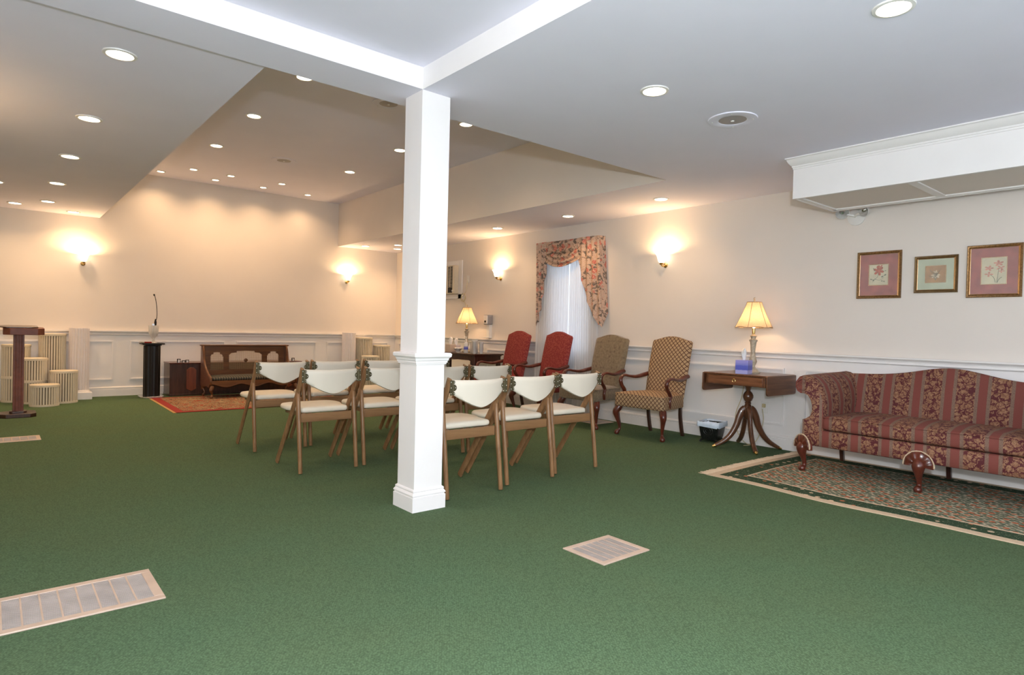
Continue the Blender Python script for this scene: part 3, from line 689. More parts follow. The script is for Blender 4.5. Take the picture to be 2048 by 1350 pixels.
# ------------------------------------------------------------------ upholstered armchairs (local +Y = forward)
def cabriole(mb, x, y, h, dx, dy, k=1.0):   # leg bulging towards (dx,dy)
    P = [(0, 0, h), (.012, .012, h-.03*k), (.030, .030, h-.07*k), (.020, .020, h*.58), (.002, .002, h*.32), (.0, .0, .055), (.010, .010, .036), (.020, .020, .018), (.018, .018, .0)]
    R = [.034, .037, .033, .023, .0155, .014, .021, .027, .020]
    pts = [(x+a*dx*k, y+b_*dy*k, z) for a, b_, z in P]
    cu = cap_curve([(*p, ) for p in pts], 4); cr = cap_curve([(r_*k, 0, 0) for r_ in R], 4)
    mb.tube(cu, [c_.x for c_ in cr], 14, upv=(1, 0, 0))
def armchair(loc, rz, label, fab, topw, peak, camel, sw=.56):
    t = thing('upholstered_armchair', label, 'armchair', loc, rz, 'high-backed armchairs along the wall')
    # seat block
    o_ = rounded([(-.225, -.22), (.225, -.22), (sw/2, .27), (-sw/2, .27)], [.03, .03, .05, .05], 5)
    b = MB(); slab(b, o_, .300, .435, .030, .012); b.build('seat', fab, t, smooth=55, uv=1)
    pts = [(p[0]*1.003, p[1]*1.003+.0, .432) for p in o_]; MB().tube(pts+[pts[0]], .004, 6).build('piping', fab, t, uv=1)
    # back: lofted vertically, leaning, camel top
    b = MB(); rings = []; nz_ = 22; hw = topw/2
    def prof(u):  # top height across width, u -1..1
        return peak-camel*(1-math.cos(PI*min(1, abs(u))))*.5-(.02 if abs(u) > .93 else 0)
    nu = 20
    for side in range(2*nu):
        pass
    cols = []
    for i in range(nu+1):
        u = -1+2*i/nu; ring = []
        zt = prof(u); th = .045*(1-.55*abs(u)**6); edge = math.sqrt(max(0, 1-abs(u)**10))
        x_b, x_t = .238*u, (hw+.012)*u
        if abs(u) > .93: zt -= .0
        for side in (0, 1):
            rng = range(nz_+1) if side == 0 else range(nz_, -1, -1)
            for k in rng:
                v_ = k/nz_; z = .40+(zt-.40)*v_
                lean = -.185-.115*v_-.015*v_*v_
                puff = math.sin(PI*min(1, max(0, v_)))**.4 if 0 < v_ < 1 else .25
                bulge = th*(.55+.45*puff)*(.35+.65*edge)
                x = (x_b+(x_t-x_b)*min(1, v_*1.6))
                ring.append((x, lean+(bulge if side == 0 else -bulge*.7), z))
        cols.append(ring)
    b.loft(cols); b.build('backrest', fab, t, smooth=65, uv=1)
    # gooseneck arms
    for s in (-1, 1):
        P = [(s*.248, -.235, .625), (s*.250, -.16, .612), (s*.272, -.06, .594), (s*.288, .03, .600), (s*.292, .11, .612), (s*.290, .165, .600), (s*.286, .190, .560), (s*.282, .172, .510), (s*.282, .135, .468), (s*.284, .120, .430), (s*.284, .135, .385), (s*.278, .125, .325)]
        R = [(.022, .018), (.024, .018), (.021, .015), (.017, .012), (.016, .012), (.0165, .013), (.0165, .015), (.016, .014), (.018, .015), (.0165, .0135), (.018, .0135), (.020, .013)]
        cu = cap_curve(P, 5); ra = cap_curve([(a*1.25, b_*1.25, 0) for a, b_ in R], 5)
        MB().tube(cu, [(q.x, q.y) for q in ra], 14, upv=(1, 0, 0)).build('arm', M_mahog, t, smooth=70)
        b = MB(); cabriole(b, s*(sw/2-.045), .215, .305, s, 1); b.build('front_leg', M_mahog, t, smooth=70)
        b = MB(); b.tube(cap_curve([(s*.20, -.19, .305), (s*.20, -.195, .2), (s*.20, -.22, .08), (s*.20, -.245, .0)], 4), [(.020, .020)]*13, 4, upv=(1, 1, 0)); b.build('rear_leg', M_mahogd, t, smooth=30)
    return t
armchair((5.29, 4.015, 0), PI/2+.03, 'armchair with tan lattice-pattern fabric and red mahogany arms, nearest the small table', M_lat, .47, 1.035, .045, .62)
armchair((5.29, 4.865, 0), PI/2+.0, 'armchair with worn olive-brown fabric and red mahogany arms, right of the curtain', M_olive, .48, 1.035, .045, .60)
armchair((5.29, 5.765, 0), PI/2-.02, 'red upholstered armchair directly in front of the white sheer curtain', M_red, .47, 1.055, .055, .56)
armchair((5.29, 6.55, 0), PI/2-.02, 'red upholstered armchair left of the curtain, beside the dark side table', M_red, .47, 1.050, .055, .56)

# ------------------------------------------------------------------ camelback sofa (local +Y = forward, +X = along the wall away from camera)
sofa = thing('camelback_sofa', 'camelback sofa in burgundy, rose and tan striped damask with carved cabriole legs', 'sofa', (5.305, 1.487, .0095), PI/2)
def suv(co, n):
    if abs(n.x) > .8: return (co.y+.10, co.z)
    if abs(n.z) > max(abs(n.x), abs(n.y)): return (co.x, co.y)
    return (co.x, co.z)
b = MB(); o_ = rounded([(-.81, -.30), (.81, -.30), (.81, .372), (-.81, .372)], .02, 3)
slab(b, o_, .205, .335, .0, .01); b.build('seat_rail', M_damask, sofa, smooth=50, uv=suv)
o_ = rounded([(-.648, -.20), (.648, -.20), (.662, .378), (-.662, .378)], [.02, .02, .035, .035], 4)
b = MB(); slab(b, o_, .342, .445, .030, .020); b.build('seat_cushion', M_damask, sofa, smooth=60, uv=suv)
pp = [(p[0], p[1]+.001, .440) for p in o_]; MB().tube(pp+[pp[0]], .0045, 6).build('piping', M_damask, sofa, uv=suv)
# back with humped top line
def hump(x):
    a = abs(x); h = .752+.080*math.exp(-(a/.30)**2)
    if a > .45: h -= .006*(a-.45)/.3
    return h
b = MB(); cols = []
for i in range(61):
    x = -.80+1.60*i/60; zt = hump(x); ring = []
    for k in range(15):
        v_ = k/14; z = .34+(zt-.34)*v_; ring.append((x, -.195-.085*v_+.012*math.sin(PI*v_), z))
    ring.append((x, -.292, zt+.012)); ring.append((x, -.315, zt+.010))
    for k in range(8): ring.append((x, -.335, zt-.01-(zt-.25)*k/8))
    ring.append((x, -.26, .24))
    cols.append(ring)
b.loft(cols); b.build('backrest', M_damask, sofa, smooth=60, uv=suv)
# rolled arms: section in x-z lofted from front to back
SEC = [(.650, .36), (.648, .46), (.652, .54), (.668, .61), (.700, .68), (.740, .722), (.780, .744), (.820, .750), (.852, .737), (.874, .705), (.878, .665), (.862, .630), (.832, .612), (.800, .612), (.772, .598), (.750, .565), (.738, .52), (.737, .475), (.750, .435), (.785, .410), (.812, .400), (.812, .300), (.812, .212), (.72, .212), (.66, .25)]
for s in (-1, 1):
    b = MB(); rings = []; ys = [.372, .362, .30, .15, 0, -.15, -.28, -.33]
    for j, y in enumerate(ys):
        q = j/(len(ys)-1); shrink = .965 if j == 0 else 1.0
        ring = []
        cx_, cz_ = .76, .55
        for (x, z) in SEC:
            xx = cx_+(x-cx_)*shrink; zz = cz_+(z-cz_)*shrink if z > .3 else z
            lift = .022*q*max(0, (z-.5)/.25); inn = -.045*q*max(0, (z-.45)/.3)
            ring.append((s*(xx+inn), y if z > .41 else min(y, .37), zz+lift))
        rings.append(ring)
    b.loft(rings)
    def auv(co, n, s=s):
        if abs(n.y) > .7: return (abs(co.x)-.005, co.z)
        return (-co.y*1.0-.16, co.z*1.2+abs(co.x))
    b.build('arm', M_damask, sofa, smooth=60, uv=auv)
    # scroll welt on the arm front
    pts = []
    for k in range(26):
        a = -PI*.9+k*.36; rr = .058*(1-k/26*.72); pts.append((s*(.815+rr*math.cos(-a)), .374, .672+rr*math.sin(-a)*.98))
    MB().tube(pts, .006, 6).build('arm_scroll', M_damask, sofa, uv=auv)
def shell_leg(x, y, name='front_leg', turn=0):
    g = MB(); P = [(0, -.030, .25), (0, -.01, .215), (0, .018, .185), (0, .022, .155), (0, .010, .11), (0, -.004, .06), (0, .0, .035), (0, .016, .018), (0, .016, 0)]
    R = [.036, .040, .044, .036, .023, .0165, .018, .028, .024]
    cu = cap_curve(P, 4); cr = cap_curve([(r_, 0, 0) for r_ in R], 4)
    g.tube(cu, [q.x for q in cr], 16, upv=(1, 0, 0)); o = g.build(name, M_mahog, sofa, smooth=70); o.location = (x, y, 0); o.rotation_euler = (0, 0, turn)
    g = MB(); n_ = 33; rings = []
    for j in range(7):
        q = j/6; ring = []
        for k in range(n_):
            a = PI*(k/(n_-1)); a2 = -.12+a*(1+.24/PI); fl_ = 1-.35*abs(math.sin(a*5.5))*q
            rr = .012+.078*q; ring.append((rr*math.cos(a2)*1.0, .022+.018*math.sin(PI*min(1, q*.85+.1))*fl_+.006*fl_*q, .185+rr*math.sin(a2)*1.05*(1.0)+(.004*math.cos(a*11)*q)))
        rings.append(ring)
    back = [[(p[0]*.98, -.005, p[2]) for p in r_] for r_ in (rings[-1], rings[0])]
    g.loft(rings+back, cap=False, closed=False); sh = g.build('carved_shell', M_mahog, o, smooth=75)
    g = MB(); pts = [(.094*math.cos(-.1+PI*1.06*k/24), .024, .187+.098*math.sin(-.1+PI*1.06*k/24)) for k in range(25)]
    g.tube(pts, [.0045+.0015*(k % 2) for k in range(25)], 8); g.build('rope_trim', M_rugbeige, o)
for x in (-.80, 0, .80): shell_leg(x, .345, turn=(0 if x == 0 else (-.5 if x > 0 else .5)))
for x in (-.78, 0, .78):
    b = MB(); b.tube([(x, -.29, .24), (x, -.30, .12), (x, -.325, .0)], [(.021, .021)]*3, 4, upv=(1, 1, 0)); b.build('rear_leg', M_mahogd, sofa, smooth=30)

# ------------------------------------------------------------------ rugs
def wav(x, y): return .004*math.sin(y*5.1)+.003*math.sin(y*9.7+1)
rug = thing('floral_rug', 'beige and green floral rug with fringed end under the sofa', 'rug', (0, 0, 0))
def rug_piece(name, m, poly_fn, z0, parent, nx=10, ny=40):
    b = MB(); g = []
    for i in range(nx+1):
        row = []
        for j in range(ny+1): x, y = poly_fn(i/nx, j/ny); row.append((x, y, z0))
        g.append(row)
    v = [p for r_ in g for p in r_]; k = ny+1
    f = [(i*k+j, (i+1)*k+j, (i+1)*k+j+1, i*k+j+1) for i in range(nx) for j in range(ny)]
    b.add(v, f); vb = [(p[0], p[1], 0.0005) for p in v]; b.add(vb, [tuple(reversed(q)) for q in f])
    # sides
    edge = [i*k for i in range(nx)] + [nx*k+j for j in range(ny)] + [i*k+ny for i in range(nx, 0, -1)] + [j for j in range(ny, 0, -1)]
    n_ = len(v)
    b.add([], [])
    for q in range(len(edge)):
        a, c_ = edge[q], edge[(q+1) % len(edge)]; b.f.append((a, c_, c_+n_, a+n_)); b.m.append(0)
    return b.build(name, m, parent, smooth=0)
RX0, RX1, RY0, RY1 = 4.165, 5.722, -.60, 2.655
def rf(inset, insy):
    def f(u, v):
        x = RX0+inset+(RX1-RX0-2*inset)*u; y = RY0+insy+(RY1-RY0-2*insy)*v
        w_ = (.022*math.sin(y*2.6+.6)+.012*math.sin(y*6.2))*(1-u)
        return x+w_, y+.012*math.sin(u*4)*v
    return f
rug_piece('beige_edge', M_rugbeige, rf(0, 0), .006, rug, 6, 60)
rug_piece('green_border', M_rugb, rf(.065, .065), .0075, rug, 6, 60)
rug_piece('inner_band', M_rugbeige, rf(.205, .205), .0085, rug, 6, 60)
rug_piece('flower_field', M_rugf, rf(.222, .222), .0095, rug, 6, 60)
b = MB(); random.seed(3)
for k in range(150):
    x = RX0+.01+(RX1-RX0-.02)*k/149; l_ = .07+random.uniform(-.015, .02); dx = random.uniform(-.018, .018)
    y0_ = RY1+.012*math.sin((k/149)*4)
    b.tube([(x, y0_-.004, .005), (x+dx*.5, y0_+l_*.5, .007), (x+dx, y0_+l_, .003)], [.0045, .004, .0015], 4)
b.build('fringe', M_rugbeige, rug)['kind'] = 'stuff'
prug = thing('red_gold_rug', 'red and gold patterned rug before the carved bench', 'rug', (0, 0, 0))
def pf(ins):
    return lambda u, v: (1.675+ins+(2.25-2*ins)*u-.03*(1-v)*(1-u), 8.02+ins+(1.68-2*ins)*v)
rug_piece('gold_edge', M_ruggold, lambda u, v: (1.655+2.29*u-.03*(1-v)*(1-u), 8.03+1.64*v), .004, prug, 4, 4)
rug_piece('red_border', M_rugred, pf(0.01), .006, prug, 4, 4)
rug_piece('patterned_field', M_pers, pf(.10), .0075, prug, 4, 4)

# ------------------------------------------------------------------ drop-leaf table with drawer, and what stands on it
T = thing('drop_leaf_table', 'small mahogany drop-leaf pedestal table with drawer beside the sofa', 'table', (5.465, 3.06, 0))
# local: front edge x=-.265 , y from -.314 to .315
MB().box(-.265, .262, -.312, .312, .697, .713).build('table_top', M_walnut, T, .004)
MB().box(-.245, .25, -.295, .295, .607, .696).build('apron', M_walnut, T, .002)
dr = MB().box(-.252, -.243, -.270, .270, .615, .690).build('drawer', M_drawer, T, .002)
b = MB().lathe([(.010, 0), (.008, .004), (.003, .006)], 12); k_ = b.build('handle', M_brass, dr); k_.rotation_euler = (0, -PI/2, 0); k_.location = (-.252, 0, .662)
MB().tube([(-.258, .015*math.sin(a), .648+.015*math.cos(a)) for a in [2*PI*i/14 for i in range(15)]], .0022, 6).build('pull_ring', M_brass, dr)
for s in (-1, 1):
    y = s*.318
    out = rounded([(-.265, .535), (.262, .535), (.262, .709), (-.265, .709)], [.03, .03, .012, .012], 4)
    MB().prism([(p[0], p[1]) for p in out], 'y', y-.007, y+.007).build('drop_leaf', M_walnut, T, .002)
MB().lathe([(.030, .606), (.030, .585), (.022, .57), (.018, .545), (.034, .53), (.046, .505), (.047, .485), (.036, .458), (.022, .442), (.030, .432), (.024, .42), (.033, .405), (.037, .395), (.037, .300), (.030, .285), (.010, .27)], 28).build('pedestal', M_walnutz, T, smooth=45)
for k in range(4):
    a = PI/4+k*PI/2; ca, sa = math.cos(a), math.sin(a)
    P = [(.022, .375), (.048, .355), (.075, .300), (.100, .22), (.145, .135), (.200, .075), (.255, .040), (.290, .022)]
    cu = cap_curve([(p[0]*ca, p[0]*sa, p[1]) for p in P], 4)
    g = MB().tube(cu, [(.022, .040-.024*(i/(len(cu)-1))) for i in range(len(cu))], 10, upv=(-sa, ca, 0)); lg = g.build('leg', M_walnutz, T, smooth=60)
    MB().tube([(.283*ca, .283*sa, .024), (.30*ca, .30*sa, .016), (.318*ca, .318*sa, .010)], [.017, .014, .008], 10).build('brass_cap', M_brass, lg)
def table_lamp(loc, label, s=1.0):
    t = thing('table_lamp', label, 'lamp', loc, .2, 'table lamps with beige panel shades'); z = 0
    prof = [(.062, 0), (.064, .012), (.050, .020), (.040, .034), (.026, .046), (.020, .062), (.030, .085), (.036, .105), (.026, .135), (.020, .165), (.019, .20), (.024, .25), (.027, .275), (.036, .287), (.034, .296), (.018, .304), (.024, .322), (.032, .328), (.018, .338), (.012, .345)]
    fl_ = lambda a: 1+.05*abs(math.sin(6*a))
    MB().lathe([(r_, z_*1.06) for r_, z_ in prof], 48, flute=fl_).build('base', M_lampst, t, smooth=50)
    MB().lathe([(.012, .365), (.014, .38), (.014, .42), (.007, .425)], 14).build('socket', M_brass, t)
    MB().lathe([(.010, .425), (.027, .465), (.030, .49), (.020, .515), (.005, .525)], 16).build('bulb_glass', M_bulb, t)
    # hexagon-based bell shade with ribs
    n_ = 6; rings = []; m_ = 12
    def pr(v_): return .066+(.172-.066)*(v_**1.15)*(1)
    for j in range(m_+1):
        v_ = j/m_; z = .665-.235*v_; ring = []
        for k in range(n_*6):
            a = 2*PI*k/(n_*6); seg_ = (a % (2*PI/n_))-PI/n_; rr = pr(v_)/math.cos(seg_)*math.cos(PI/n_); rr = .5*rr+.5*pr(v_)*.96
            ring.append((rr*math.cos(a), rr*math.sin(a), z-.004*v_*math.cos(n_*a)))
        rings.append(ring)
    sh = MB().loft(rings, cap=False).build('shade', M_shade, t, smooth=60)
    b = MB()
    for k in range(n_):
        a = 2*PI*k/n_; b.tube([(pr(j/m_)*math.cos(a)*.985, pr(j/m_)*math.sin(a)*.985, .665-.235*j/m_-.004*j/m_) for j in range(m_+1)], .0022, 5)
    for j in (0, m_):
        rg = rings[j]; b.tube([Vector(p) for p in rg]+[Vector(rg[0])], .0032, 5)
    b.build('shade_piping', M_shadetrim, sh)
    MB().lathe([(.004, .655), (.004, .675), (.010, .682), (.006, .690), (.011, .700), (.004, .712)], 12).build('finial', M_lampst, t)
    b = MB()
    for k in range(3): a = 2*PI*k/3; b.tube([(0, 0, .662), (.062*math.cos(a), .062*math.sin(a), .662)], .0015, 5)
    b.build('spider', M_brass, t)
    light('bulb', 'POINT', (0, 0, .50), LAMP_W, LAMP_C, .03, t)
    return t
table_lamp((5.475, 3.03, .713), 'lit table lamp with beige bell shade on the drop-leaf table')
def tissue_box(loc, label, cols, s=.11, rz=0.1, h=.125):
    t = thing('tissue_box', label, 'tissue box', loc, rz, 'tissue boxes on the tables')
    b = MB().box(-s/2, s/2, -s/2, s/2, 0, h); b.build('box', cols, t, .002)
    random.seed(5); g = MB(); rings = []
    for j in range(6):
        q = j/5; ring = []
        for k in range(16):
            a = 2*PI*k/16; rr = (.018+.026*q)*(1+.35*math.sin(3*a+q*2)*q)*(1 if q < .7 else (1-(q-.7)*1.4))
            ring.append((rr*math.cos(a), rr*.6*math.sin(a), h-.004+.10*q+.015*math.sin(2*a)*q))
        rings.append(ring)
    g.loft(rings); g.build('tissue', M_paper, t, smooth=70)
def tissue_mat(name, stops):
    m, t, b = nt(name); b.inputs['Roughness'].default_value = 0.5
    s = t.nodes.new('ShaderNodeSeparateXYZ'); L(t, coords(t), s.inputs[0]); nz = noise(t, coords(t), 40)
    f = mth(t, 'ADD', mth(t, 'MULTIPLY', s.outputs[2], 8.0), mth(t, 'MULTIPLY', nz.outputs[0], .06))
    L(t, ramp(t, f, stops).outputs[0], b.inputs['Base Color']); return m
M_tb1 = tissue_mat('blue_tissue_box', [(0.0, (.45, .45, .80)), (.28, (.42, .42, .78)), (.34, (.10, .12, .55)), (.62, (.12, .14, .58)), (.68, (.22, .24, .66)), (.9, (.36, .33, .74))])
M_tb2 = tissue_mat('pale_tissue_box', [(0.0, (.66, .62, .70)), (1, (.72, .66, .72))])
M_tb3 = tissue_mat('beige_tissue_box', [(0.0, (.55, .42, .34)), (1, (.62, .50, .42))])
tissue_box((5.32, 3.03, .713), 'blue and lilac tissue box in front of the lamp on the drop-leaf table', M_tb1, .115, .15)

# lamp cords, outlet, bin
tag(MB().tube(cap_curve([(5.70, 3.23, .66), (5.715, 3.27, .45), (5.70, 3.32, .28), (5.70, 3.30, .12), (5.67, 3.20, .02), (5.60, 3.05, .010)], 8), .0035, 8).build('lamp_cord', M_cord), 'ivory lamp cord hanging left behind the drop-leaf table', 'cord', 'lamp cords on the wall')
tag(MB().tube(cap_curve([(5.715, 3.05, .36), (5.705, 3.03, .26), (5.70, 3.05, .15), (5.67, 3.08, .05), (5.63, 3.12, .010), (5.55, 3.14, .010)], 8), .0035, 8).build('lamp_cord', M_cord), 'ivory cord running down from the outlet under the drop-leaf table', 'cord', 'lamp cords on the wall')
def outlet(y, z, label, x=XR-.006):
    t = thing('wall_outlet', label, 'outlet', (x, y, z))
    MB().box(-.005, 0, -.035, .035, -.057, .057).build('cover_plate', M_plastic, t, .002)
    for dz in (-.022, .022): MB().box(-.007, -.004, -.014, .014, dz-.013, dz+.013).build('socket', M_plastic, t, .002)
    return t
o = outlet(3.04, .375, 'white outlet with plugged cord under the drop-leaf table')
MB().box(-.03, -.006, -.015, .015, .0, .035).build('plug', M_cord, o, .004)
outlet(7.55, .50, 'small outlet seen under the dark side table')
t = thing('waste_bin', 'small black ornate waste bin with pale blue liner by the table', 'waste bin', (5.53, 3.47, 0), .18)
rings = []
def rr_(hx, hy, z): return [(px, py, z) for px, py in rounded([(-hx, -hy), (hx, -hy), (hx, hy), (-hx, hy)], .02, 3)]
MB().loft([rr_(.085, .075, .022), rr_(.10, .09, .10), rr_(.112, .102, .19), rr_(.106, .096, .19), rr_(.092, .082, .05), rr_(.08, .07, .03)]).build('body', M_bin, t, smooth=45)
MB().tube([(-.106+0*k, .045*math.cos(2*PI*k/20), .115+.04*math.sin(2*PI*k/20)) for k in range(21)], .004, 6).tube([(-.108, .025*math.cos(2*PI*k/20), .115+.022*math.sin(2*PI*k/20)) for k in range(21)], .003, 6).build('ornament', M_bin, t)
for sx in (-1, 1):
    for sy in (-1, 1): MB().tube([(sx*.072, sy*.062, .03), (sx*.088, sy*.078, .018), (sx*.094, sy*.084, .0)], [.014, .010, .012], 8).build('foot', M_bin, t)
g = []
for j, (q, z) in enumerate(((.086, .10), (.104, .18), (.113, .205), (.122, .200), (.124, .17), (.120, .150))):
    pts = rr_(q, q-.01, z); g.append([(p[0]*(1+.02*math.sin(i*1.7+j)), p[1]*(1+.02*math.cos(i*2.1)), p[2]+.006*math.sin(i*2.3+j)) for i, p in enumerate(pts)])
MB().loft(g, cap=False).build('bin_liner', M_binlin, t, smooth=70)

# ------------------------------------------------------------------ pictures
def flower(mb, y, z, r, n, rot=0, x=-.0172, open_=1.0, sq=1.0):
    for k in range(n):
        a = rot+2*PI*k/n*open_; c_ = (y+math.cos(a)*r*.55, z+math.sin(a)*r*.55*sq); pts = []
        for q in range(10):
            tt = 2*PI*q/10; px = r*.52*math.cos(tt); pz = r*.26*math.sin(tt)*(1+.3*math.cos(tt))
            pts.append((c_[0]+px*math.cos(a)-pz*math.sin(a), c_[1]+(px*math.sin(a)+pz*math.cos(a))*sq))
        mb.prism(pts, 'x', x, x+.0006*(k % 3)+.0004)
def stem(mb, pts, w=.0014, x=-.0168): mb.tube([(x, q.x, q.y) for q in cap_curve([(a, b_, 0) for a, b_ in pts], 5)], w, 4)
def picture(y0, y1, z0, z1, label, fm, mat_m, pw, ph, paper, kind):
    yc, zc = (y0+y1)/2, (z0+z1)/2; hw, hh = (y1-y0)/2, (z1-z0)/2
    t = thing('framed_picture', label, 'picture', (XR, yc, zc), 0, 'framed flower prints above the sofa')
    f = .026
    def rect_ring(h_w, h_h, x): return [(x, -h_w, -h_h), (x, h_w, -h_h), (x, h_w, h_h), (x, -h_w, h_h)]
    MB().loft([rect_ring(hw, hh, -.002), rect_ring(hw, hh, -.018), rect_ring(hw-.006, hh-.006, -.026), rect_ring(hw-.014, hh-.014, -.024), rect_ring(hw-f+.006, hh-f+.006, -.017)], cap=False).build('frame', fm, t, smooth=20)
    MB().loft([rect_ring(hw-f+.006, hh-f+.006, -.017), rect_ring(hw-f+.003, hh-f+.003, -.020), rect_ring(hw-f, hh-f, -.018), rect_ring(hw-f, hh-f, -.012)], cap=False).build('inner_gilt', M_goldl, t, smooth=20)
    # mat with window
    w_, h_ = hw-f, hh-f; b = MB()
    for q in ((-w_, w_, ph/2, h_), (-w_, w_, -h_, -ph/2), (-w_, -pw/2, -ph/2, ph/2), (pw/2, w_, -ph/2, ph/2)): b.box(-.016, -.003, q[0], q[1], q[2], q[3])
    b.build('mat_board', mat_m, t, smooth=0)
    e = .005; b = MB()
    for q in ((-pw/2, pw/2, ph/2-e, ph/2), (-pw/2, pw/2, -ph/2, -ph/2+e), (-pw/2, -pw/2+e, -ph/2+e, ph/2-e), (pw/2-e, pw/2, -ph/2+e, ph/2-e)): b.box(-.0175, -.013, q[0], q[1], q[2], q[3])
    b.build('mat_fillet', M_goldl, t, smooth=0)
    p = MB().box(-.015, -.012, -pw/2, pw/2, -ph/2, ph/2).build('print', paper, t, smooth=0)
    X_ = -.0165
    if kind == 0:
        b = MB(); flower(b, .0, .035, .040, 6, .3, X_); flower(b, -.012, .065, .020, 4, .8, X_); b.build('flower_print', M_petal, p, smooth=0)
        b = MB(); stem(b, [(.0, .02), (.01, -.02), (.03, -.035), (.045, -.06)]); stem(b, [(.03, -.035), (-.01, -.045), (-.045, -.02)])
        for a_ in ((-.04, -.01, .02, 2.6), (-.035, -.055, .014, 3.4), (.048, -.04, .016, .4), (.035, .045, .014, 1), (-.045, .03, .012, 3)): flower(b, a_[0], a_[1], a_[2], 2, a_[3], X_)
        b.build('leaf_print', M_leafink, p, smooth=0)
    elif kind == 1:
        b = MB(); flower(b, 0, -.012, .030, 7, .2, X_, 1, .8); flower(b, .0, .012, .018, 5, .7, X_); b.build('flower_print', M_petalw, p, smooth=0)
        b = MB(); stem(b, [(.0, -.02), (.02, .01), (.040, .035)]); stem(b, [(.0, -.02), (-.018, .01), (-.030, .035)]); stem(b, [(0, -.02), (.03, -.02), (.045, -.012)])
        flower(b, 0, -.034, .014, 3, .5, X_); b.build('leaf_print', M_leafink, p, smooth=0)
    else:
        b = MB()
        for a_ in ((-.028, .055, .030, 5, .2), (-.040, .02, .026, 4, 1), (.030, .02, .028, 5, .6), (.030, -.025, .026, 4, .1), (-.045, -.005, .018, 4, 0)): flower(b, *a_, X_, 1, .7)
        b.build('flower_print', M_petalp, p, smooth=0)
        b = MB(); stem(b, [(.02, -.03), (.0, -.05), (-.012, -.09)]); stem(b, [(-.03, .02), (-.025, -.03), (-.02, -.09)]); stem(b, [(-.02, -.09), (-.035, -.06), (-.05, -.05)]); b.build('leaf_print', M_leafink, p, smooth=0)
    MB().box(-.0195, -.0190, -w_+.0, w_, -h_, h_).build('glass', M_picglass, t, smooth=0)
picture(1.895, 2.236, 1.405, 1.802, 'framed flower print with rose mat and one red bloom, leftmost above the sofa', M_gold, M_matred, .155, .180, M_print, 0)
picture(1.503, 1.800, 1.441, 1.735, 'smallest framed print, pale green mat around a brown flower picture', M_bronze, M_matgrn, .145, .138, M_printb, 1)
picture(1.108, 1.447, 1.396, 1.791, 'framed print with rose mat and pale pink flowers, at the right frame edge', M_gold, M_matred, .160, .205, M_print, 2)

# ------------------------------------------------------------------ curtains
cur = thing('floral_valance', 'pink and beige floral swag valance with side jabots over the window', 'curtain', (0, 0, 0))
def fuv(co, n): return (co.y, co.z)
# jabots: pleated, outer edges long
def jabot(yo_t, yi_t, yo_b, prof, name, ret):
    b = MB(); n_ = 40; rows = 24; front = []
    for i in range(n_+1):
        u = i/n_; zb = prof(u); col_ = []
        for j in range(rows+1):
            v_ = j/rows; z = 2.235-(2.235-zb)*v_; y = (yo_t+(yi_t-yo_t)*u) + (yo_b-yo_t)*v_*(1-u)
            x = 5.640-.018*math.sin(u*2*PI*4)*(.35+.65*v_)-.02*u
            col_.append((x, y, z))
        front.append(col_)
    rings = [c_ + [(p[0]+.004, p[1], p[2]) for p in reversed(c_)] for c_ in front]
    b.loft(rings); b.build(name, M_floral, cur, smooth=70, uv=fuv)
jabot(5.155, 5.475, 5.07, lambda u: 1.12+.20*u+.62*u**2.2+.018*math.sin(u*26), 'jabot', 1)
jabot(6.285, 6.060, 6.25, lambda u: 1.12+.26*u+.50*u**1.8+.018*math.sin(u*22), 'jabot', 1)
for yt, yb in ((5.152, 5.066), (6.288, 6.253)):
    MB().loft([[(5.640, yt, 2.235), (5.640, yt-.004, 2.235), (XR-.002, yt-.004, 2.235), (XR-.002, yt, 2.235)], [(5.640, yb, 1.13), (5.640, yb-.004, 1.13), (XR-.010, yb-.004, 1.30), (XR-.010, yb, 1.30)]]).build('return', M_floral, cur, uv=lambda co, n: (co.x, co.z))
MB().box(5.66, XR-.002, 5.165, 6.275, 2.17, 2.222).build('valance_board', M_trim, cur)
# swag: draped folds between the jabots
b = MB(); nu = 30; nv = 44; cols = []
for i in range(nu+1):
    u = i/nu; y = 5.455+.625*u; s_ = math.sin(PI*u); col_ = []
    for j in range(nv+1):
        v_ = j/nv; z = 2.232-(.265+.085*s_)*v_; ph_ = (v_*4.6) % 1.0; fold = (.034*(1-abs(2*ph_-1)**1.6)-.010)*(.35+.65*s_)
        z += -.030*s_*math.sin(v_*PI)
        col_.append((5.625-.03*s_*v_-fold*(1 if 1 else 0), y, z))
    cols.append(col_)
b.loft([c_+[(p[0]+.005, p[1], p[2]) for p in reversed(c_)] for c_ in cols]); b.build('swag', M_floral, cur, smooth=70, uv=fuv)
def sheer(y0t, y1t, y0b, y1b, name, label):
    b = MB(); n_ = 130; g = []
    for i in range(n_+1):
        u = i/n_; col_ = []
        for z, q in ((2.12, 0), (1.8, .1), (1.4, .25), (1.0, .45), (.5, .75), (.03, 1)):
            y = (y0t+(y1t-y0t)*u)*(1-q)+(y0b+(y1b-y0b)*u)*q
            x = 5.672+.012*math.sin(u*2*PI*13+.4*math.sin(u*9))*(1+.3*q)+.004*math.sin(u*57)
            col_.append((x, y, z))
        g.append(col_)
    b.loft([c_ for c_ in g], cap=False, closed=False); o = b.build(name, M_sheer, smooth=80)
    return tag(o, label, 'curtain', 'white sheer curtains in the window')
sheer(5.20, 5.665, 5.10, 5.665, 'sheer_curtain', 'white sheer curtain panel, right half behind the red and olive armchairs')
sheer(5.685, 6.27, 5.685, 6.31, 'sheer_curtain', 'white sheer curtain panel, left half beside the left jabot')

